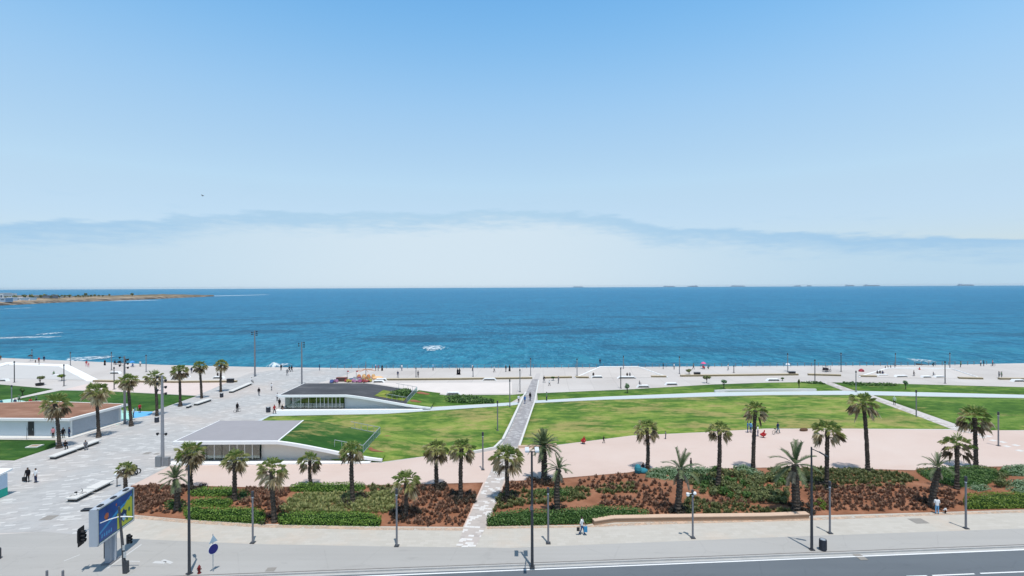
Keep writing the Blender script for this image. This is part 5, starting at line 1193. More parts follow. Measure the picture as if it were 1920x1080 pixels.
# the poster on the face
n = NT('poster_blue'); a = n.noise(.7, 3); P_BLUE = n.fin(n.ramp(a, [(.3, (.008, .055, .22)), (.6, (.012, .09, .32)), (.8, (.02, .15, .42))]), .35, .4)
P_YEL = simple('poster_yellow', (.50, .52, .06), .35, var=.1); P_CYAN = simple('poster_light_blue', (.05, .30, .58), .35); P_OR = simple('poster_orange', (.52, .15, .07), .35); P_GRN = simple('poster_green', (.04, .16, .12), .35); P_NAVY = simple('poster_navy', (.01, .035, .12), .35)
P_W = simple('poster_pale', (.35, .52, .66), .35)
fo = off+nrm*.315
def facepoly(name, pts, mat, lift, parent):   # pts in board coordinates: u from the near edge, v from the bottom
    m = MB(); vs = []
    for uu, vv in pts: q = fo+u*(uu*bw-bw/2)+nrm*lift; vs.append((q.x, q.y, bz+vv*bh))
    m.add(vs, [tuple(range(len(vs)))]); return m.build(name, mat, parent)
ps = facepoly('poster', [(.02, .035), (.98, .035), (.98, .965), (.02, .965)], P_GRN, .004, bo)
facepoly('poster_background', [(.045, .06), (.955, .06), (.955, .94), (.045, .94)], P_BLUE, .009, ps)
facepoly('light_ray', [(.06, .33), (.52, .62), (.60, .66), (.60, .60), (.52, .53), (.06, .27)], P_CYAN, .013, ps)
facepoly('light_ray', [(.50, .60), (.78, .74), (.94, .86), (.94, .80), (.62, .58)], P_CYAN, .014, ps)
facepoly('yellow_shape', [(.52, .07), (.95, .07), (.95, .74), (.90, .80), (.86, .72), (.80, .74), (.72, .62), (.64, .60), (.58, .53), (.52, .52)], P_YEL, .018, ps)
facepoly('blue_figure', [(.62+.11*math.cos(t*.5236)*(1 if t % 2 else .72)+.08, .36+.20*math.sin(t*.5236)*(1 if t % 2 else .72)) for t in range(12)], P_NAVY, .022, ps)
facepoly('pale_figure', [(.62+.05*math.cos(t*.785)+.09, .30+.10*math.sin(t*.785)) for t in range(8)], P_W, .026, ps)
facepoly('green_spot', [(.86+.03*math.cos(t*.785), .44+.07*math.sin(t*.785)) for t in range(8)], P_GRN, .022, ps)
facepoly('green_spot', [(.80+.03*math.cos(t*.785), .20+.06*math.sin(t*.785)) for t in range(8)], P_GRN, .022, ps)
facepoly('orange_figure', [(.24+.05*math.cos(t*.628)*(1+.3*(t % 2)), .66+.09*math.sin(t*.628)) for t in range(10)], P_OR, .016, ps)
facepoly('orange_figure', [(.23, .60), (.27, .60), (.26, .52), (.24, .52)], P_OR, .016, ps)
facepoly('orange_figure', [(.50+.02*math.cos(t*.785), .80+.04*math.sin(t*.785)) for t in range(8)], P_OR, .016, ps)
for k in range(5): facepoly('blue_stroke', [(.10+k*.06, .14+.02*(k % 2)), (.135+k*.06, .14), (.14+k*.06, .24-.02*(k % 2)), (.11+k*.06, .25)], P_CYAN, .014, ps)
MB().box((0, 0, bz/2), (.95, .42, bz), BA).build('post', M_BPOST, bo); MB().box((nrm.x*.3, nrm.y*.3, bz*.5), (.1, .2, bz), BA).build('post_edge', M_BF, bo)
MB().box((0, 0, .05), (1.3, .8, .1), BA).build('base_plate', M_METAL2, bo)


# traffic signals
tpz = G(234, 1074.5); to = thing('traffic_light', 'dark traffic light pole with long curved white arm over the pavement', 'traffic light', tpz)
Yt = tpz.y; H = px2z(223, 950, Yt); topx = px2x(223, 950, Yt)-tpz.x
MB().tube([(0, 0, 0), (topx*.3, 0, H*.35), (topx, 0, H)], [.16, .11, .08], 10).build('pole', simple('sticker_pole', (.07, .07, .075), .6, var=.5, scale=5), to)
am = []
for (ax, ay) in ((250, 969), (236, 968.5), (222, 969), (205, 974), (188, 981), (172, 989), (160, 996)):
    am.append((px2x(ax, ay, Yt)-tpz.x, 0, px2z(ax, ay, Yt)))
MB().tube(am, [.04, .05, .05, .045, .04, .04, .035], 6).build('signal_arm', M_WHITE, to)
def signal(parent, x, y, z, rz, s=1.0, back=True):
    bm_ = MB(); ca, sa = math.cos(rz), math.sin(rz)
    bm_.box((x, y, z), (.36*s, .22*s, 1.0*s), rz)
    if back: bm_.box((x+sa*.1*s*-1*-1, y-ca*-.12*s, z), (.75*s, .05, 1.45*s), rz)
    hd = bm_.build('signal_head', M_BLACK, parent)
    for k, c in enumerate(((.10, .015, .012), (.11, .075, .01), (.01, .08, .03))):
        zz = z+(.32-.32*k)*s; fx, fy = x+sa*.12*s, y-ca*.12*s
        MB().tube([(fx, fy, zz), (fx+sa*.28*s, fy-ca*.28*s, zz-.02)], .15*s, 10, caps=False).build('visor', M_BLACK, hd)
        MB().tube([(fx, fy, zz), (fx+sa*.03, fy-ca*.03, zz)], .12*s, 10).build('lens', simple('lens_%d' % k, c, .3), hd)
ax = px2x(150, 1005, Yt)-tpz.x; az = px2z(150, 1005, Yt)
signal(to, ax, 0, az, 1.75, 1.05); signal(to, px2x(239, 1010, Yt)-tpz.x+.05, .05, px2z(239, 1011, Yt), 1.4, .75, False)
MB().box((px2x(236, 1064, Yt)-tpz.x, 0, .5), (.34, .3, 1.0)).build('control_box', M_METAL, to)
m = MB(); m.box((.08, -.1, 1.6), (.22, .04, .5)); m.box((.02, -.14, 2.2), (.18, .04, .4)); m.build('sticker', simple('old_sticker', (.5, .5, .48), .6, var=.4, scale=9), to)
pp = G(196, 1047); po = thing('pedestrian_signal', 'small black pedestrian signal behind the billboard post', 'traffic light', pp)
MB().tube([(0, 0, 0), (0, 0, 2.9)], .06, 8).build('pole', M_BLACK, po); signal(po, 0, .0, 2.3, .6, .6, False)
# round sign
sp = G(399.5, 1072); so_ = thing('road_sign', 'round blue road sign under a triangular sign, right of the hydrant', 'road sign', sp)
MB().tube([(0, 0, 0), (0, 0, 3.2)], .035, 8).build('pole', M_STEEL, so_)
sgr = 1.05; sv = Vector((math.cos(sgr), math.sin(sgr), 0)); sn = Vector((sv.y, -sv.x, 0))
def disc(z, r, t0, t1, nseg=20, sq=1): 
    m = MB(); a = [sn*t0+sv*r*math.cos(2*math.pi*k/nseg)+Vector((0, 0, z+r*sq*math.sin(2*math.pi*k/nseg))) for k in range(nseg)]; b = [q+sn*(t1-t0) for q in a]
    m.add(a+b, [tuple(range(nseg-1, -1, -1)), tuple(range(nseg, 2*nseg))]+[(k, (k+1) % nseg, nseg+(k+1) % nseg, nseg+k) for k in range(nseg)]); return m
MBL = simple('sign_blue', (.018, .02, .16), .4); MBX = simple('sign_pale', (.38, .48, .55), .4)
d1 = disc(1.95, .43, .04, .07).build('round_plate', M_WHITE, so_); disc(1.95, .40, .072, .078).build('blue_disc', MBL, d1)
m = MB(); a = [sn*.04+sv*x+Vector((0, 0, z)) for x, z in ((-.36, 2.5), (.36, 2.5), (0, 3.12))]; b = [q+sn*.03 for q in a]; m.add(a+b, [(2, 1, 0), (3, 4, 5), (0, 1, 4, 3), (1, 2, 5, 4), (2, 0, 3, 5)]); m.build('triangular_plate', MBX, so_)
# hydrant
hp_ = G(373.5, 1075); ho = thing('fire_hydrant', 'small red fire hydrant beside the tall left street lamp', 'hydrant', hp_); ho.scale = (.75, .75, .75); MR = simple('hydrant_red', (.17, .015, .015), .5)
MB().lathe([(.20, 0), (.20, .06), (.13, .08), (.13, .62), (.17, .64), (.17, .70), (.12, .82), (.05, .90), (.05, .96)], n=14).build('hydrant_body', MR, ho)
m = MB(); m.tube([(-.25, 0, .5), (.25, 0, .5)], .07, 8); m.tube([(0, 0, .45), (0, -.22, .45)], .09, 8); m.build('outlet', simple('hydrant_dark', (.10, .012, .01), .5), ho)
# bins
def bin_(x, y, label, r=.32, h=1.0):
    p = G(x, y); o = thing('litter_bin', label, 'litter bin', p, group='litter bins')
    m = MB(); m.lathe([(r*.9, .02), (r, .08), (r, h*.92), (r*1.06, h*.94), (r*1.06, h), (r*.85, h)], n=16)
    for k in range(16): a = k*math.pi/8; m.box((math.cos(a)*r*1.01, math.sin(a)*r*1.01, h*.5), (.05, .05, h*.8), a)
    m.build('bin_body', simple('bin_dark', (.045, .05, .065), .5), o); MB().lathe([(r*.84, h-.03), (r*.7, h+.02), (r*.25, h+.03)], n=16).build('lid', M_STEEL, o)
bin_(1543, 1031.5, 'dark round litter bin between two lamps on the front pavement', .29, .98); bin_(503, 773, 'dark litter bin at the left corner of the far pavilion', .38, 1.0)
bin_(294, 792, 'dark litter bin in front of the fan palm near the mast', .33, .9); bin_(415.5, 745, 'dark litter bin in front of the farthest boulevard palm', .33, .9)
# bollards at the bottom edge
for x, l in ((88, 'left'), (118, 'right')):
    p = G(x, 1090); o = thing('bollard', '%s one of two grey bollards at the bottom left border' % l, 'bollard', p, group='bollards at the bottom left border'); MB().lathe([(.09, 0), (.09, .85), (.07, .9)], n=10).build('bollard_post', M_METAL2, o)
p = G(-3, 1048); o = thing('bollard', 'dark bollard cut by the left border', 'bollard', p); MB().lathe([(.2, 0), (.2, .9), (.12, 1.0)], n=12).build('bollard_post', M_METAL, o)
# booth at the left border
kb = G(6, 941); bo2 = thing('booth', 'white and green booth with slanted roof at the left border', 'booth', (kb.x-2.35, kb.y+.3, 0)); bo2.scale = (1, 1, .9); MGN = simple('booth_green', (.02, .42, .30), .5)
MB().box((0, .6, .52), (2.0, 2.0, 1.04)).build('green_base', MGN, bo2); MB().box((0, .6, 1.95), (1.98, 1.98, 1.8)).build('wall', simple('booth_panel', (.50, .60, .70), .5), bo2)
for s in (-1, 1): MB().box((s*.97, -.37, 1.5), (.09, .09, 2.9)).build('corner_post', M_WHITE, bo2)
MB().prism([(-1.2, -.6), (1.3, -.6), (1.3, 1.9), (-1.2, 1.9)], [2.88, 2.88, 3.1, 3.1], [3.05, 3.05, 3.35, 3.35]).build('roof', M_WHITE, bo2)
MB().box((0, -.41, 1.95), (1.6, .04, 1.0)).build('window', simple('booth_window', (.30, .38, .46), .2), bo2)

# ------------------------------------------------------------------ benches
def long_bench(ax, ay, bx_, by_, label, w=1.0, nleg=2, gap=True, side=1):
    a, b = G(ax, ay), G(bx_, by_); d = (b-a); L_ = d.length; ang = math.atan2(d.y, d.x); c = (a+b)/2; o = thing('long_bench', label, 'bench', c, ang, 'long white benches on the boulevard')
    halves = ((-L_/4, L_/2-.12), (L_/4, L_/2-.12)) if gap else ((0, L_),)
    for cx_, ll in halves:
        MB().box((cx_, side*w/2, .44), (ll, w, .14)).build('seat_slab', M_LEDGE, o); MB().box((cx_, side*w/2+side*.06, .185), (ll-.5, w*.72, .37)).build('foot', simple('bench_foot_shade', (.07, .065, .06), .9), o)  # foot nearly black: shade of the recess under the slab put in its colour
long_bench(103.5, 862.5, 191, 830, 'long white bench in front of the kiosk with two people on it', 1.15)
long_bench(371, 761, 399, 751.5, 'long white bench between the fourth and fifth boulevard palms', 1.15, gap=False)
long_bench(437, 737, 474, 721, 'long white bench at the far end of the boulevard near the sea', 1.1, gap=False)
long_bench(143, 943, 214, 907.5, 'long white bench behind the billboard', 1.35)
long_bench(353, 766, 362, 762.5, 'short white bench end beside the corner palm', .6, gap=False)
def arch_bench(x, y, wpx, label, h=.55, w=1.0, rz=0.0):
    p = G(x, y); L_ = wpx*p.y/F_PX/2; o = thing('arched_bench', label, 'bench', p, rz, 'white arched benches of the promenade'); s = min(.7, L_*.3)
    out_ = [(-L_, 0), (-L_+s, h), (L_-s, h), (L_, 0)]; inn = [(L_-.22, 0), (L_-s-.05, h-.16), (-L_+s+.05, h-.16), (-L_+.22, 0)]
    P = out_+inn; m = MB(); n_ = 8; vs = [(x_, 0, z) for x_, z in P]+[(x_, w, z) for x_, z in P]
    fs = [(0, 1, 6, 7), (1, 2, 5, 6), (2, 3, 4, 5), (15, 14, 9, 8), (14, 13, 10, 9), (13, 12, 11, 10), (8, 9, 1, 0), (9, 10, 2, 1), (10, 11, 3, 2), (15, 7, 6, 14), (14, 6, 5, 13), (13, 5, 4, 12)]
    m.add(vs, fs); m.build('bench_shell', M_WHITE, o)
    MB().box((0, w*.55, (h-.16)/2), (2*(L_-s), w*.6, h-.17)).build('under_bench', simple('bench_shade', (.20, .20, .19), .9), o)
for a in ((714, 714, 24, 'white arched bench directly behind the far pavilion roof'), (709, 717.5, 22, 'lower white arched bench behind the far pavilion roof'), (917.5, 713.5, 27, 'white arched bench at the planter strip left of the path'), (849, 740.5, 28, 'white arched bench behind the dark oval hedge'),
    (1120, 709, 24, 'white arched bench with one seated dark figure'), (1176, 710, 37, 'white arched bench with a seated group on the middle ramp'), (1207, 727, 26, 'grey arched bench with one person at the lawn edge'), (1260, 722.5, 25, 'plain white arched bench right of the lawn edge bench'),
    (1451, 714.5, 26, 'plain white arched bench at the lawn edge right of centre'), (1657, 706, 24, 'arched bench under the seated group on the right'), (1692, 708, 26, 'arched bench right of the seated group'), (1739, 709, 20, 'left half of the loop shaped bench with a person'), (1763, 709, 20, 'right half of the loop shaped bench'),
    (1758, 697, 24, 'low arched bench behind the loop shaped bench'), (1912, 716, 24, 'white arched bench at the right border'), (49, 700, 24, 'bright white wavy bench on the left promenade'), (18, 695, 22, 'white bench with a seated person at the far left'), (4, 715, 16, 'white bench cut by the left border'),
    (100, 707, 14, 'white bench with a seated person left of the bushy tree'), (127, 703, 10, 'small white bench right of the bushy tree'), (152, 708, 24, 'long low dark bench at the foot of the left ramp'), (214, 701, 20, 'low bench under the standing group at the left'), (331, 712, 26, 'flat bench just behind the fifth boulevard palm'), (345, 708, 18, 'flat bench right of the fifth boulevard palm'), (408, 710, 22, 'flat bench with a person behind the farthest boulevard palm')):
    arch_bench(*a)

# playground bars, colourful rides
p0 = G(221, 775); pf = thing('playground_fence', 'row of short coloured bars around the playground', 'fence', p0)
for k in range(12):
    q = G(221+k*3.1, 775.5-k*.3)-p0; MB().tube([q, q+Vector((0, 0, .8))], .05, 6).build('bar', [simple('bar_yellow', (.6, .5, .15)), simple('bar_teal', (.08, .35, .35)), simple('bar_pale', (.6, .65, .6))][k % 3], pf)
cols = [(.55, .05, .05), (.7, .55, .06), (.08, .15, .45), (.65, .25, .45), (.75, .75, .72), (.5, .1, .3), (.7, .3, .06)]
def toy_car(x, y, c, i, lab):
    p = G(x, y); o = thing('ride_on_car', lab, 'toy car', p, rz.uniform(0, 3), 'small ride on cars by the sea'); m = MB()
    m.prism([(-.8, -.4), (.8, -.4), (.85, 0), (.8, .4), (-.8, .4)], .18, [.5, .55, .5, .55, .5]); m.prism([(-.7, -.36), (-.1, -.33), (-.1, .33), (-.7, .36)], .5, [.85, .75, .75, .85]); b = m.build('body', simple('toy_%d' % (i % 7), tuple(q*.65+.05 for q in c), .5), o)
    MB().prism([(-.05, -.3), (.1, -.3), (.1, .3), (-.05, .3)], .55, [.85, .7, .7, .85]).build('windscreen', simple('toy_glass', (.3, .4, .45), .2), o)
    for sx in (-.5, .5):
        for sy in (-.42, .42): MB().tube([(sx, sy-.06, .19), (sx, sy+.06, .19)], .19, 10).build('wheel', M_BLACK, o)
cn = ['red', 'yellow', 'dark blue', 'pink', 'white', 'purple', 'orange']
for i, (x, y) in enumerate(((651, 715.5), (656, 716.5), (661, 715), (666, 717), (671, 715.6), (676, 716.8), (681, 715.4), (686, 717), (691, 716), (623, 717.5), (628, 717), (664, 712.5), (674, 712.5), (689, 712.5))):
    toy_car(x, y, cols[i % 7], i, 'small %s toy car, %s from the left behind the pavilion' % (cn[i % 7], ['third', 'fourth', 'fifth', 'sixth', 'seventh', 'eighth', 'ninth', 'tenth', 'eleventh', 'first', 'second', 'first in the back row', 'second in the back row', 'third in the back row'][i]))
p = G(686, 711); o = thing('inflatable_ride', 'orange and yellow fairground ride with a thin top pole', 'fairground ride', p); OR_, YE_ = simple('ride_orange', (.50, .20, .08), .6), simple('ride_yellow', (.58, .36, .16), .6)
for k, (x, y, c) in enumerate(((-1.8, 0, OR_), (-.6, .4, YE_), (.7, 0, OR_), (1.9, .3, YE_), (0, -1.2, YE_))):
    m = MB(); m.lathe([(.12, 0), (.5, .15), (.6, .6), (.4, 1.1), (.12, 1.3)], (x, y, 0), 10); m.build('ride_seat', c, o)
MB().tube([(0, 0, 0), (0, 0, 4.6)], .08, 6).build('centre_pole', M_METAL2, o)
m = MB(); 
for k in range(6): a = k*1.047; m.tube([(0, 0, 2.6), (math.cos(a)*2.4, math.sin(a)*2.4, 2.2)], .06, 5)
m.build('spokes', OR_, o); MB().ball((3.1, 0, .3), 1.0, 10, sx=1.6, sz=.5).build('slide', simple('ride_peach', (.8, .48, .25), .6), o)
for k, x in enumerate((651, 668)):
    p = G(x, 712); o = thing('flag_pole', '%s thin flag pole among the ride on cars' % ('left', 'right')[k], 'flag pole', p, group='flag poles by the rides'); MB().tube([(0, 0, 0), (0, 0, 2.4)], .05, 5).build('pole', M_METAL2, o); MB().box((.25, 0, 2.2), (.5, .02, .3)).build('flag', simple('flag_red', (.5, .06, .06)), o)
p = G(641, 715); o = thing('stall_table', 'dark covered stall table left of the ride on cars', 'stall', p); MB().box((0, 0, .5), (2.6, 1.1, .9)).build('table', simple('stall_dark', (.10, .06, .05), .8), o); MB().box((0, 0, .98), (2.8, 1.2, .06)).build('cloth', simple('stall_cloth', (.22, .10, .08), .8), o)
# red mat, umbrellas, cart
p = G(1615, 696.5); o = thing('beach_tent', 'small red dome tent on the right promenade', 'tent', p); MB().lathe([(.72, 0), (.70, .25), (.5, .55), (.2, .75), (.03, .8)], n=12).build('tent_shell', simple('tent_red', (.36, .04, .06), .6), o); MB().box((0, -.64, .22), (.4, .12, .4)).build('tent_opening', simple('tent_grey', (.12, .04, .05), .6), o)
def umbrella(x, y, c, label, h=2.1, r=1.0):
    p = G(x, y); o = thing('sun_umbrella', label, 'umbrella', p, group='sun umbrellas'); MB().tube([(0, 0, 0), (0, 0, h)], .03, 6).build('pole', M_METAL2, o)
    MB().lathe([(r, h-.45), (r*.7, h-.18), (r*.3, h-.02), (.03, h+.06)], n=12).build('canopy', c, o)
umbrella(1319, 691, simple('umb_pink', (.68, .12, .26), .7), 'pink umbrella near the sea railing on the right', 1.9, .75); umbrella(1477, 696, simple('umb_white', (.75, .75, .78), .7), 'white umbrella above the standing person on the right', 2.3, .6)
umbrella(248, 687, simple('umb_blue', (.05, .26, .60), .7), 'blue umbrella near the sea at the left', 1.7, .75)
umbrella(57, 677, M_BLACK, 'big black umbrella at the far left sea wall', 2.1, .75)
def cart(x, y, label, s=1.0, group='pedal carts'):
    p = G(x, y); o = thing('pedal_cart', label, 'pedal cart', p, .3, group); m = MB(); m.box((0, 0, .5), (2.0, .9, .12)); m.box((-.8, 0, .85), (.12, .9, .7)); m.box((.1, 0, .8), (.1, .9, .5)); m.build('seat_frame', simple('cart_dark', (.06, .045, .05), .6), o)
    m = MB(); m.tube([(-.95, -.4, .5), (-.95, -.4, 1.7), (.9, -.4, 1.6), (.95, -.4, .5)], .035, 5); m.tube([(-.95, .4, .5), (-.95, .4, 1.7), (.9, .4, 1.6), (.95, .4, .5)], .035, 5); m.build('roof_frame', M_METAL, o)
    for sx in (-.75, .75):
        for sy in (-.5, .5): MB().tube([(sx+math.cos(k*.785)*.3, sy, .34+math.sin(k*.785)*.3) for k in range(9)], .045, 5, caps=False).build('wheel', M_BLACK, o)
cart(1550, 697, 'dark pedal cart parked on the right promenade'); cart(221, 683.5, 'dark pedal cart near the sea at the left')
def bike(x, y, rzz, label, name='bicycle', cat='bicycle', motor=False, tilt=0):
    p = G(x, y); o = thing(name, label, cat, p, rzz, 'two wheelers'); o.rotation_euler = (tilt, 0, rzz)
    for sx in (-.52, .52): MB().tube([(sx+math.cos(k*.5236)*.31, 0, .33+math.sin(k*.5236)*.31) for k in range(13)], .07 if motor else .025, 6, caps=False).build('wheel', M_BLACK, o)
    m = MB(); r_ = .05 if motor else .022
    m.tube([(-.52, 0, .33), (-.12, 0, .30), (.38, 0, .78), (.52, 0, .33)], r_, 6); m.tube([(-.12, 0, .30), (-.2, 0, .85)], r_, 6); m.tube([(-.18, 0, .75), (.36, 0, .78)], r_, 6); m.tube([(.38, 0, .75), (.34, 0, 1.02)], r_, 6); m.build('frame', M_METAL, o)
    MB().tube([(.34, -.28, 1.04), (.34, .28, 1.04)], .022, 6).build('handlebar', M_BLACK, o); MB().box((-.22, 0, .88), (.5 if motor else .26, .26 if motor else .13, .1)).build('saddle', M_BLACK, o)
    if motor: MB().prism([(-.45, -.16), (.3, -.2), (.3, .2), (-.45, .16)], .35, [.75, .85, .85, .75]).build('fairing', M_BLACK, o); MB().box((.42, 0, .85), (.12, .42, .5)).build('front_shield', M_BLACK, o)
bike(243, 893, .5, 'black motorcycle parked behind the small palm above the billboard', 'motorcycle', 'motorcycle', True); bike(249, 890, .7, 'second black motorcycle right of the first one behind the small palm', 'motorcycle', 'motorcycle', True)
bike(445, 773, 1.2, 'bicycle ridden across the middle of the boulevard'); bike(1862, 686.5, .2, 'bicycle with a rider at the right end of the promenade'); bike(146, 935, .9, 'thin dark bicycle leaning at the left end of the bench behind the billboard', tilt=.25)
bike(1455, 814, .4, 'small child bicycle on the sand at the lawn border'); bike(1876, 705, .3, 'bicycle standing by the group at the right')
p = G(65, 845); 
p = G(65, 838.5); o = thing('hatch_cover', 'pale stone hatch in the lower left lawn', 'hatch', (p.x, p.y, .1), .12); MB().box((0, 0, .06), (1.7, 1.3, .14)).build('slab', M_LEDGE, o); MB().box((0, 0, .14), (1.1, .8, .03)).build('lid', simple('hatch_brown', (.35, .25, .17), .8), o)
p = G(50, 824); o = thing('bare_sapling', 'thin bare sapling in front of the kiosk door', 'tree', p); MB().tube([(0, 0, 0), (.05, 0, 1.2), (.1, 0, 2.4)], [.035, .025, .012], 5).build('trunk', M_BARK, o); m = MB(); m.tube([(.05, 0, 1.3), (.3, 0, 2.2)], [.02, .008], 4); m.tube([(.05, 0, 1.5), (-.2, .1, 2.3)], [.02, .008], 4); m.build('branches', M_BARK, o)
p = G(219.5, 913); o = thing('globe_camera', 'white globe on a short post at the end of the bench behind the billboard', 'camera', p); MB().tube([(0, 0, 0), (0, 0, 1.3)], .05, 6).build('pole', M_METAL, o); MB().ball((0, 0, 1.55), .3, 12).build('globe', M_WHITE, o)

# ------------------------------------------------------------------ ships and a bird
M_HULL = simple('hazy_ship_hull', (.30, .37, .44), .7, var=.05, scale=.01); M_SUP = simple('hazy_ship_superstructure', (.44, .52, .60), .7, var=.05, scale=.01)  # ship colours paled to blue grey, distance haze put into the paint
def ship(x0, x1, label, Y=15400, sup=.8, h=1.0, cranes=0):
    a, b = px2x(x0, 537, Y), px2x(x1, 537, Y); L_ = b-a; o = thing('cargo_ship', label, 'ship', ((a+b)/2, Y, SEA_Z), group='ships on the horizon')
    B = L_*.14; dk = 22*h; P = [(-.5*L_, -B/2), (.44*L_, -B/2), (.5*L_, 0), (.44*L_, B/2), (-.5*L_, B/2)]
    MB().prism(P, -2.0, dk).build('hull', M_HULL, o); sx = (-.5+.14 if sup > .5 else .5-.2)*L_
    m = MB(); m.box((sx, 0, dk+13*h), (L_*.12, B*.8, 26*h)); m.box((sx, 0, dk+28*h), (L_*.05, B*.3, 8*h)); m.build('superstructure', M_SUP, o)
    m = MB(); m.box((.06*L_, 0, dk+5*h), (L_*.62, B*.7, 10*h)); m.build('cargo', M_HULL, o)
    for k in range(cranes): mm = MB(); x = (-.2+.2*k)*L_; mm.box((x, 0, dk+14*h), (L_*.02, B*.1, 28*h)); mm.build('crane', M_SUP, o)
ship(1796, 1826, 'largest and darkest cargo ship, rightmost on the horizon', 15300, h=1.15)
ship(1620, 1650, 'long flat cargo ship, second from the right on the horizon', 15700); ship(1585, 1602, 'short cargo ship with cranes left of the long flat one', 15700, cranes=3)
ship(1513, 1522, 'tiny ship right of a faint pale one in the middle right of the horizon', 16000, h=.9); ship(1489, 1502, 'faint pale ship left of a tiny one on the horizon', 16500, sup=.2, h=.9)
ship(1371, 1397, 'faint blue ship alone between two groups on the horizon', 16900, h=.95); ship(1290, 1309, 'small ship with front bridge right of the flat dark one', 15900, sup=.2); ship(1244, 1266, 'thin flat dark ship left of centre right on the horizon', 15500, h=.8)
ship(1075, 1094, 'leftmost ship, faint, just right of the middle of the picture', 16500, h=.75)
Y = 60; bx0, bz0 = px2x(380, 367, Y), px2z(380, 367, Y); o = thing('flying_bird', 'tiny dark bird high above the cloud bank at the left', 'bird', (bx0, Y, bz0)); MB().ball((0, 0, 0), .06, 8, sx=2.4, sy=.8, sz=.8).build('bird_body', M_METAL, o)
m = MB(); m.add([(-.05, 0, .02), (.06, 0, .02), (.02, -.28, .10), (-.06, -.26, .10)], [(0, 1, 2, 3)]); m.add([(-.05, 0, .02), (.06, 0, .02), (.02, .28, .10), (-.06, .26, .10)], [(3, 2, 1, 0)]); m.build('wings', M_METAL, o)
# ------------------------------------------------------------------ people
def skeleton(pose):
    J = {}; rad = {}; E = []
    sit = pose in ('sit', 'floor'); pz = {'sit': .55, 'floor': .20, 'crouch': .42}.get(pose, .93); ly = {'crouch': -.28, 'bend': -.35}.get(pose, 0.0)
    def add(n, co, r, par=None, cls='torso'):
        J[n] = (Vector(co), r, cls)
        if par: E.append((par, n))
    add('pelvis', (0, 0, pz), .135); up1 = Vector((0, ly*.45, .22)); up2 = Vector((0, ly, .45))
    if pose in ('crouch', 'bend'): up2.z = .36
    add('waist', Vector((0, 0, pz))+up1, .115, 'pelvis'); add('chest', Vector((0, 0, pz))+up2, .14, 'waist')
    ch = J['chest'][0]; nk = ch+Vector((0, ly*.25, .13)); add('neck', nk, .052, 'chest', 'neck'); add('head_low', nk+Vector((0, -.015+ly*.1, .10)), .078, 'neck', 'head'); add('head_top', nk+Vector((0, ly*.12, .20)), .085, 'head_low', 'head')
    add('crown', nk+Vector((0, ly*.12+.01, .255)), .05, 'head_top', 'head'); add('nose', nk+Vector((0, -.115+ly*.1, .12)), .014, 'head_low', 'face')
    for s, S in ((-1, 'r'), (1, 'l')):
        add('ear'+S, nk+Vector((s*.088, 0+ly*.1, .13)), .014, 'head_low', 'face')
        sh = ch+Vector((s*.175, 0, .06)); add('shoulder'+S, sh, .062, 'chest', 'uarm')
        sw = {'walk': s*.22, 'stand': 0.03, 'run': s*.4}.get(pose, 0.0)
        if pose in ('sit', 'floor', 'crouch'): el = sh+Vector((s*.04, -.10, -.24)); wr = el+Vector((-s*.05, -.22, .0))
        elif pose == 'phone' and s == 1: el = sh+Vector((s*.05, -.05, -.27)); wr = el+Vector((-s*.06, -.14, .17))
        else: el = sh+Vector((s*.05, -sw*.4, -.28)); wr = el+Vector((s*.01, -.06-sw*.45, -.24))
        add('elbow'+S, el, .043, 'shoulder'+S, 'uarm'); add('wrist'+S, wr, .028, 'elbow'+S, 'farm'); dv = (wr-el).normalized(); palm = wr+dv*.075; add('palm'+S, palm, .034, 'wrist'+S, 'hand')
        fx = Vector((1, 0, 0)) if abs(dv.x) < .8 else Vector((0, 1, 0)); fy = (fx-dv*fx.dot(dv)).normalized(); curl = dv.cross(fy)*(s*.25)
        for k, ln in enumerate((.070, .085, .080, .062)):
            b = palm+fy*((k-1.5)*.019)+dv*.02; t1 = b+dv*ln*.5; t2 = t1+(dv+curl*.8).normalized()*ln*.5; add('f%d%s' % (k, S), t1, .009, 'palm'+S, 'hand'); add('g%d%s' % (k, S), t2, .0075, 'f%d%s' % (k, S), 'hand')
        tb = wr+dv*.035+fy*(-.035); add('th'+S, tb, .011, 'palm'+S, 'hand'); add('tg'+S, tb+dv*.04-fy*.012, .009, 'th'+S, 'hand')
        hp_ = Vector((s*.085, 0, pz-.04)); add('hip'+S, hp_, .088, 'pelvis', 'leg'); fwd = {'walk': s*.20, 'run': s*.3}.get(pose, 0.0)
        if pose == 'sit': kn = hp_+Vector((s*.04, -.42, .0)); an = kn+Vector((0, .02, -.42))
        elif pose == 'floor': kn = hp_+Vector((s*.10, -.38, .28)); an = kn+Vector((-s*.02, -.18, -.36))
        elif pose == 'crouch': kn = hp_+Vector((s*.10, -.36, .04)); an = kn+Vector((-s*.03, .18, -.36))
        elif pose in ('walk', 'run'):
            kn = hp_+Vector((s*.01, -.06-fwd*.5, -.41)); an = kn+Vector((0, .10-fwd*.75 if fwd > 0 else .14-fwd*.3, -.385 if fwd > 0 else -.37)); 
        else: kn = hp_+Vector((s*.015, -.01, -.42)); an = kn+Vector((s*.01, .03, -.40))
        an.z = max(an.z, .075); add('knee'+S, kn, .058, 'hip'+S, 'leg'); add('ankle'+S, an, .038, 'knee'+S, 'leg'); add('toe'+S, Vector((an.x, an.y-.14, max(.035, an.z-.045))), .036, 'ankle'+S, 'foot'); add('heel'+S, Vector((an.x, an.y+.04, max(.035, an.z-.045))), .034, 'ankle'+S, 'foot')
    return J, E
BODY = {}
M_SKIN = simple('skin', (.36, .21, .14), .6, var=.05)
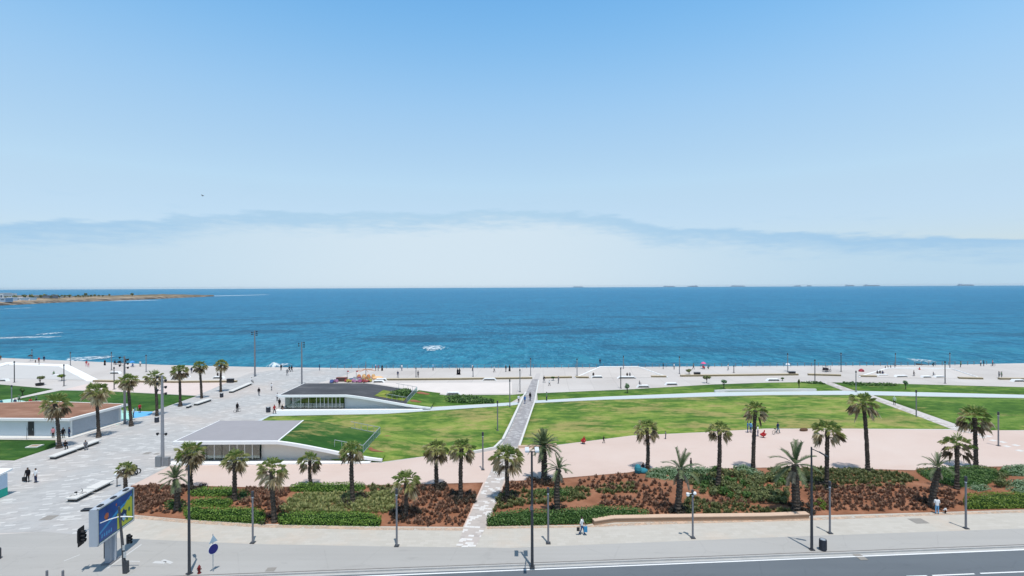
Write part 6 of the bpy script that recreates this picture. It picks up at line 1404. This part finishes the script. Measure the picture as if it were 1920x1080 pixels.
def body_for(pose):
    if pose in BODY: return BODY[pose]
    J, E = skeleton(pose); names = list(J); idx = {n: i for i, n in enumerate(names)}
    me = D.meshes.new('sk'); me.from_pydata([J[n][0] for n in names], [(idx[a], idx[b]) for a, b in E], []); o = D.objects.new('sk', me); COL.objects.link(o)
    mod = o.modifiers.new('s', 'SKIN'); sv = me.skin_vertices[0].data
    for i, n in enumerate(names): r = J[n][1]; sv[i].radius = (r*(1.25 if n in ('pelvis', 'chest', 'waist') else 1), r*(.80 if n in ('chest', 'waist') else .9)); sv[i].use_root = (i == 0)
    mod.use_smooth_shade = True; o.modifiers.new('d', 'SUBSURF').levels = 1; o.modifiers['d'].render_levels = 1
    dg = bpy.context.evaluated_depsgraph_get(); ev = o.evaluated_get(dg); bmsh = D.meshes.new_from_object(ev); D.objects.remove(o)
    segs = [(J[a][0], J[b][0], J[b][2], (J[a][1]+J[b][1])/2) for a, b in E]
    bmsh.update(); vs = [v.co.copy() for v in bmsh.vertices]; ns = [v.normal.copy() for v in bmsh.vertices]; cls = []
    for v in vs:
        best = None
        for a, b, c, r in segs:
            ab = b-a; t = max(0, min(1, (v-a).dot(ab)/max(ab.length_squared, 1e-9))); d = (v-a-ab*t).length-r*.8
            if best is None or d < best[0]: best = (d, c)
        cls.append(best[1])
    faces = [tuple(p.vertices) for p in bmsh.polygons]; bmsh.materials.clear(); bmsh.materials.append(M_SKIN); bmsh.name = 'person_body'
    def cloth(name, want, off, cond=None):
        keep = [f for f in faces if sum(cls[i] in want for i in f)*2 >= len(f) and (cond is None or cond(sum((vs[i] for i in f), Vector())/len(f)))]
        used = sorted({i for f in keep for i in f}); mp = {i: k for k, i in enumerate(used)}; m = D.meshes.new(name)
        m.from_pydata([vs[i]+ns[i]*off for i in used], [], [tuple(mp[i] for i in f) for f in keep]); m.materials.append(M_BLACK); m.polygons.foreach_set('use_smooth', [True]*len(m.polygons)); return m
    hl_ = J['head_low'][0]; pz = J['pelvis'][0].z
    out = dict(body=bmsh, shirt=cloth('shirt', ('torso', 'uarm'), .014, lambda c: c.z > pz-.02), coat=cloth('jacket', ('torso', 'uarm', 'farm'), .018, lambda c: c.z > pz-.08), trousers=cloth('trousers', ('leg', 'torso'), .012, lambda c: c.z < pz+.1),
        shoes=cloth('shoes', ('foot',), .012), hair=cloth('hair', ('head',), .016, lambda c: c.z > hl_.z+.07 or c.y > hl_.y+.02), scarf=cloth('headscarf', ('head', 'neck', 'face'), .022, lambda c: c.z > hl_.z+.09 or c.y > hl_.y-.035 or c.z < hl_.z-.07))
    m = MB(); 
    for s in (-1, 1): m.ball((hl_.x+s*.03, hl_.y-.072, hl_.z+.04), .010, 6)
    m.box((hl_.x, hl_.y-.078, hl_.z-.035), (.045, .008, .01)); out['eyes'] = m.mesh('face_features', M_BLACK)
    m = MB(); b = J['pelvis'][0]
    if pose in ('stand', 'walk', 'phone'): m.lathe([(.28, .06), (.25, .4), (.21, .8), (.20, 1.0), (.215, 1.25), (.16, 1.42)], n=14)
    else: m.ball((0, b.y-.18, pz+.02), .36, 12, sx=.9, sy=1.15, sz=.7)
    out['robe'] = m.mesh('robe', M_BLACK, True); BODY[pose] = out; return out
def C_(name, c): return simple('cloth_'+name, c, .85, .1, var=.08)
CL = dict(black=C_('black', (.012, .012, .015)), white=C_('white', (.72, .73, .74)), red=C_('red', (.42, .035, .04)), blue=C_('blue', (.04, .14, .36)), navy=C_('navy', (.02, .035, .09)), grey=C_('grey', (.16, .165, .18)), pink=C_('pink', (.62, .26, .30)),
    green=C_('green', (.12, .22, .12)), jeans=C_('jeans', (.06, .10, .20)), beige=C_('beige', (.42, .34, .25)), teal=C_('teal', (.04, .20, .25)), sky=C_('sky', (.16, .38, .60)), brown=C_('brown', (.12, .07, .045)), palegreen=C_('palegreen', (.42, .52, .38)))
HAIR = C_('hair', (.015, .011, .009))
def person(x, y, label, top='black', bottom='black', pose='stand', rot=None, style='', h=1.0, z=0.0, head='hair', off=None):
    B = body_for(pose); p = G(x, y, 0.0)
    if off is not None: p = p+Vector(off)
    o = link('person', B['body'], None, (p.x, p.y, z+.02)); s = h*random.uniform(.97, 1.03); o.scale = (s*1.05, s*1.05, s)
    o.rotation_euler = (0, 0, random.uniform(0, 6.28) if rot is None else rot); tag(o, label, 'child' if h < .8 else 'person', 'people on the promenade and in the park')
    def part(n, key, m):
        c = link(n, B[key], o); c.material_slots[0].link = 'OBJECT'; c.material_slots[0].material = m
    part('jacket' if 'long' in style else 'shirt', 'coat' if 'long' in style else 'shirt', CL[top]); part('trousers', 'trousers', CL[bottom]); part('shoes', 'shoes', CL['black']); link('face_features', B['eyes'], o)
    if 'robe' in style: part('robe', 'robe', CL[top])
    if head in CL: part('headscarf', 'scarf', CL[head])
    else: part('hair', 'hair', HAIR)
    return o
PP = [
 (52, 904, 'adult in black carrying a dark bag, left of a companion in white', 'black', 'black', 'stand', .3, 'long'), (67, 905, 'person in white shirt and dark trousers beside the adult in black', 'white', 'navy', 'stand', -.2, ''),
 (1091, 1002.5, 'person in pale shirt holding a blue bag, walking on the front pavement', 'white', 'jeans', 'walk', 1.2, '', 1.0),
 (99.5, 822, 'person in pink top standing at the kiosk wall', 'pink', 'black', 'stand', .2, ''), (118.5, 822.5, 'person in black standing behind the big palm at the kiosk', 'black', 'black', 'stand', 1, 'long'), (129.5, 821, 'person in dark blue at the corner of the kiosk', 'navy', 'navy', 'stand', 2, 'long'),
 (250, 783, 'person in white shirt at the playground', 'white', 'jeans', 'stand', 2, ''), (262, 774, 'person in red shirt at the back of the playground', 'red', 'black', 'stand', 1, ''),
 (445, 772, 'dark dressed rider on the bicycle in the boulevard', 'black', 'black', 'stand', 1, 'long'), (485.5, 742, 'person in black walking up the boulevard', 'black', 'grey', 'walk', .4, 'long'), (509, 732, 'person in white walking on the boulevard', 'white', 'grey', 'walk', 2.9, ''),
 (520, 752, 'person in white and black at the left corner of the far pavilion roof', 'white', 'black', 'stand', 0, ''), (514.5, 776, 'person in red top near the litter bin at the far pavilion', 'red', 'black', 'walk', 1.3, ''),
 (527, 694.5, 'person in black in front of the white splash', 'black', 'black', 'stand', 1, 'long'), (538.5, 704, 'person in grey walking below the pair in black', 'grey', 'grey', 'walk', 1, ''), (542.5, 697.5, 'left person of a pair in black near the splash', 'black', 'black', 'walk', 1.5, 'long'), (547, 697, 'right person of a pair in black near the splash', 'black', 'black', 'walk', 1.5, 'long'),
 (599, 694.5, 'person in dark blue alone at the sea edge', 'navy', 'navy', 'stand', 2, 'long'), (704.5, 695, 'left person of three at the railing, red and white', 'red', 'black', 'stand', 2, '', 1, 0, 'white'), (709, 695.5, 'middle person of three at the railing, in red', 'red', 'black', 'stand', 2, ''), (716.5, 695, 'right person of three at the railing, in black', 'black', 'black', 'stand', 2, 'robe'),
 (746, 708, 'person in dark blue walking behind the far pavilion', 'navy', 'grey', 'walk', .5, ''), (753.5, 695, 'person in white at the railing behind the far pavilion', 'white', 'jeans', 'stand', 1, ''), (784, 707.5, 'person in grey beside the thin grey lamp', 'grey', 'black', 'walk', .2, ''), (812, 694.5, 'person in sky blue by the railing', 'sky', 'grey', 'stand', 1, '', 1, 0, 'white'),
 (858, 702.5, 'left woman of two in black robes', 'black', 'black', 'walk', 1.2, 'robe long', 1, 0, 'black'), (861.5, 702.5, 'right woman of two in black robes', 'black', 'black', 'walk', 1.2, 'robe long', 1, 0, 'black'), (886, 695.5, 'person in white raising an arm beside a lamp', 'white', 'black', 'stand', 1, ''),
 (926.5, 698, 'person in white striding left of the path', 'white', 'black', 'walk', 1.6, ''), (948.5, 697, 'person in black near the sea left of the path end', 'black', 'grey', 'stand', 1, 'long'), (955.5, 696, 'slim person in black right of another one by the sea', 'black', 'black', 'stand', 1, 'robe long'),
 (972.5, 756, 'person in black and white on the cross path left of the garden path', 'white', 'black', 'stand', .5, ''), (984, 757.5, 'person in blue at the crossing of the paths', 'blue', 'jeans', 'walk', 2.6, 'long'), (994, 751.5, 'person in dark clothes walking up the garden path', 'black', 'navy', 'walk', 2.9, 'long'), (1025, 751, 'person in dark green on the cross path right of the crossing', 'green', 'navy', 'stand', 1, ''),
 (1020, 717.5, 'person in dark clothes at the end of the garden path', 'black', 'grey', 'walk', 1, 'long'), (1030, 723.5, 'child in white and black right of the garden path end', 'white', 'black', 'walk', 1, '', .8), (1047, 719, 'person in grey beside the small dark bush', 'grey', 'grey', 'stand', 1, ''),
 (1112.5, 708, 'person in dark clothes seated on the arched bench', 'black', 'black', 'sit', 0, 'long'), (1125, 689.5, 'person in blue sitting on the top edge of the middle ramp', 'navy', 'navy', 'sit', 0, 'long', 1, 1.2), (1176, 708, 'left seated person of the bench group', 'black', 'black', 'sit', 0, 'long'), (1181, 708, 'right seated person of the bench group', 'grey', 'black', 'sit', 0, 'long'),
 (1199, 725, 'person in grey seated on the lawn edge bench', 'grey', 'black', 'sit', 1, 'long'), (1243.5, 692, 'person in black at the sea right of the middle ramp', 'black', 'grey', 'stand', 1, 'long'), (1264, 692.5, 'person in white and black at the sea', 'white', 'black', 'stand', 1, ''), (1300, 692.5, 'person in grey left of the pink umbrella', 'grey', 'black', 'walk', 1, ''),
 (1318, 692, 'seated person under the pink umbrella', 'red', 'black', 'sit', 1, 'robe'), (1326.5, 691.5, 'person in teal squatting right of the pink umbrella', 'teal', 'black', 'crouch', 1, 'long'), (1365, 694.5, 'person in white striding by the short black lamp', 'white', 'grey', 'walk', 1.6, ''),
 (1092, 831.5, 'person in dark red kneeling on the sand at the lawn edge', 'red', 'brown', 'crouch', .6, 'long robe', 1, 0, 'red'), (1132, 831, 'small child in black on the sand at the lawn edge', 'black', 'black', 'walk', 1, '', .62), (1248, 823, 'child beside the hanging palm leaves', 'grey', 'navy', 'stand', 1, '', .7),
 (1402, 811, 'left person of the family, in blue', 'blue', 'jeans', 'stand', 1, ''), (1407.5, 811, 'second person of the family, in sky blue', 'sky', 'jeans', 'stand', 2, 'long'), (1421, 818, 'person in white right of the tall palm trunk', 'white', 'jeans', 'stand', 1, ''), (1428, 820, 'person in red crouching right of the tall palm', 'red', 'red', 'crouch', 1, 'robe long', 1, 0, 'red'),
 (1206, 882, 'person in black sitting against the palm trunk', 'black', 'black', 'floor', -1, 'long'), (1295.5, 884, 'person standing behind the frond of the sparse date palm', 'black', 'grey', 'stand', 1, 'long'),
 (1477, 696, 'person in dark clothes under the white umbrella', 'navy', 'black', 'stand', 1, ''), (1549, 696.5, 'person riding in the pedal cart', 'grey', 'black', 'sit', 1, 'long', 1, .05), (1645, 704, 'first seated person of the right group', 'black', 'black', 'sit', 0, 'long'), (1650, 704, 'second seated person of the right group', 'black', 'grey', 'sit', 0, 'long'), (1655, 704.5, 'third seated person of the right group', 'navy', 'black', 'sit', 0, 'long'),
 (1660, 698.5, 'first of three standing behind the seated group', 'black', 'black', 'stand', 1, 'long'), (1665, 698, 'second of three standing behind the seated group', 'black', 'navy', 'walk', 1, 'long'), (1670, 697, 'third of three standing behind the seated group', 'black', 'grey', 'walk', 1, ''), (1678, 698, 'slim person in grey right of the standing three', 'grey', 'black', 'stand', 1, ''),
 (1713.5, 707, 'person in black walking left of the loop shaped bench', 'black', 'grey', 'walk', 1, 'long'), (1724, 701, 'person in red and black on the right promenade', 'red', 'black', 'stand', 1, 'robe'), (1750, 707, 'person seated in the loop shaped bench', 'grey', 'grey', 'sit', 1, 'long'), (1748, 686.5, 'person in black low at the right railing', 'black', 'black', 'crouch', 1, 'long'),
 (1801, 688.5, 'person in dark green at the sea on the right', 'green', 'black', 'stand', 1, 'long'), (1839, 686.5, 'left person of a pair at the right sea edge, in white', 'white', 'black', 'stand', 1, ''), (1844.5, 686.5, 'right person of a pair at the right sea edge, in blue', 'navy', 'black', 'stand', 1, 'long'), (1861, 686, 'rider in red on the far right bicycle', 'pink', 'navy', 'stand', 1, ''),
 (1873, 709, 'left person of a pair by the ochre planter', 'grey', 'grey', 'stand', 1, 'long'), (1878, 709.5, 'right person of a pair by the ochre planter', 'green', 'grey', 'stand', 1, ''), (1677, 759.5, 'person in pale green walking on the diagonal path', 'palegreen', 'black', 'walk', 2.6, 'long', 1, 0, 'palegreen'),
 (1458.5, 811.5, 'person with a child bicycle on the sand', 'navy', 'teal', 'walk', .7, ''), (1757, 963.5, 'person in white shirt and pale trousers standing at the red soil', 'white', 'sky', 'stand', 2.8, ''), (1769, 962, 'small child in white crouching beside the adult at the red soil', 'white', 'black', 'crouch', 1, '', .6),
 (122.5, 843, 'person in black sitting at the near end of the bench by the kiosk', 'black', 'black', 'sit', 1, 'long'), (160.5, 843, 'person in grey sitting in the middle of the bench by the kiosk', 'grey', 'grey', 'sit', .8, 'long'),
 (1, 676, 'person in dark red at the left border near the sea', 'brown', 'black', 'stand', 1, ''), (66.5, 681, 'small child in black right of the big black umbrella', 'black', 'black', 'stand', 1, '', .6), (73, 680, 'person in red right of the big black umbrella', 'red', 'black', 'stand', 1, ''), (82.5, 677.5, 'person in black third from the big black umbrella', 'navy', 'black', 'stand', 1, 'long'),
 (162, 687, 'left one of two people in pink and red on the left promenade', 'red', 'pink', 'walk', 1, ''), (166, 688.5, 'right one of two people in pink and red, smaller', 'pink', 'pink', 'walk', 1, '', .8), (196.5, 685, 'person in black standing left of the pedal cart', 'black', 'black', 'stand', 1, 'robe'), (236, 682.5, 'person in black beside the tall mast by the sea', 'black', 'black', 'stand', 1, ''),
 (248, 688.5, 'person under the blue umbrella', 'blue', 'navy', 'crouch', 1, 'long'), (263, 687.5, 'person in white right of the blue umbrella', 'white', 'black', 'stand', 1, ''), (359, 700, 'person in dark blue between the fifth and sixth palms', 'navy', 'grey', 'stand', 1, 'long'), (73.5, 693, 'person in grey walking below the pair of lamps at the left ramp', 'grey', 'grey', 'walk', 1, ''),
 (16, 692.5, 'person seated on the far left bench', 'black', 'grey', 'sit', 0, 'long'), (101, 705, 'person in dark green seated left of the bushy tree', 'green', 'black', 'sit', 0, 'long'), (472, 718, 'person seated at the end of the far boulevard bench', 'white', 'black', 'sit', 1, ''), (408, 708, 'person seated behind the farthest palm', 'black', 'black', 'sit', 1, 'long'),
 (57, 756, 'person in red sitting on the left lawn edge', 'red', 'red', 'floor', 1, 'long'), (68, 755, 'person in dark green standing at the left lawn edge', 'green', 'black', 'stand', 1, '', .9), (28, 757, 'left person in dark blue on the turquoise path', 'navy', 'navy', 'floor', 1, 'long'), (36, 755, 'person in dark green stepping off the turquoise path', 'green', 'black', 'walk', 1, ''), (2, 758, 'person in teal sitting at the left border on the turquoise path', 'teal', 'navy', 'floor', 1, 'long'),
 (524, 764, 'upper person of two in black at the pavilion glass corner', 'black', 'black', 'stand', 1, 'long'), (529, 768.5, 'lower person of two in black at the pavilion glass corner, seated', 'black', 'black', 'floor', 1, 'long'), (241, 893, 'rider in black beside the motorcycles behind the small palm', 'black', 'black', 'stand', 1, 'long')]
ON_BENCH = {(122.5, 843): .0}
for t in PP: person(*t)
# things people hold or have beside them
p = G(1091, 1003); o = thing('shopping_bag', 'blue shopping bag held by the person walking on the front pavement', 'bag', (p.x+.34, p.y-.12, .35)); MB().prism([(-.17, -.08), (.17, -.08), (.17, .08), (-.17, .08)], 0, .5).build('bag_body', simple('bag_blue', (.03, .22, .42), .5), o); MB().tube([(-.1, 0, .48), (-.07, 0, .66), (.07, 0, .66), (.1, 0, .48)], .012, 5).build('handle', simple('bag_blue', (0, 0, 0)), o)
p = G(1091, 1003); o = thing('handbag', 'black bag held low by the person walking on the front pavement', 'bag', (p.x-.36, p.y-.05, .42)); MB().prism([(-.14, -.07), (.14, -.07), (.14, .07), (-.14, .07)], 0, .32).build('bag_body', M_BLACK, o); MB().tube([(-.08, 0, .3), (0, 0, .5), (.08, 0, .3)], .012, 5).build('handle', M_BLACK, o)
p = G(45.5, 904); o = thing('handbag', 'dark bag beside the adult in black on the boulevard', 'bag', (p.x, p.y, .12)); MB().prism([(-.2, -.1), (.2, -.1), (.2, .1), (-.2, .1)], 0, .5).build('bag_body', M_BLACK, o); MB().tube([(-.1, 0, .48), (0, 0, .75), (.1, 0, .48)], .015, 5).build('handle', M_BLACK, o)
p = G(1196, 888); o = thing('teal_bundle', 'teal cloth bundle leaning beside the palm at the bed edge', 'bundle', p); m = MB(); m.ball((0, 0, .55), .6, 12, sx=.75, sz=1.1); m.ball((.7, .1, .3), .55, 12, sx=1.2, sz=.7); m.build('bundle_cloth', CL['teal'], o)
# small dog on the sand
p = G(1507, 808); o = thing('brown_bundle', 'small brown heap lying on the sand at the lawn edge', 'heap', p, .2); m = MB(); m.ball((0, 0, .2), .5, 10, sx=1.6, sy=.7, sz=.6); m.ball((.5, .1, .2), .3, 8, sz=.7); m.build('heap_cloth', CL['brown'], o)
# haze over the sea and the land
if HAZE > 0:
    mb = MB(); mb.box((0, 9000, 16), (62000, 18900, 46)); mb.v = [(x, y, z) for x, y, z in mb.v]
    n = D.materials.new('haze_air'); n.use_nodes = True; t = n.node_tree; t.nodes.clear(); vo = t.nodes.new('ShaderNodeVolumePrincipled'); ou = t.nodes.new('ShaderNodeOutputMaterial')
    vo.inputs['Color'].default_value = (.75, .86, .95, 1); vo.inputs['Density'].default_value = HAZE; vo.inputs['Anisotropy'].default_value = .2; t.links.new(vo.outputs[0], ou.inputs['Volume'])
    hz_ = mb.build('haze', n); hz_['kind'] = 'stuff'
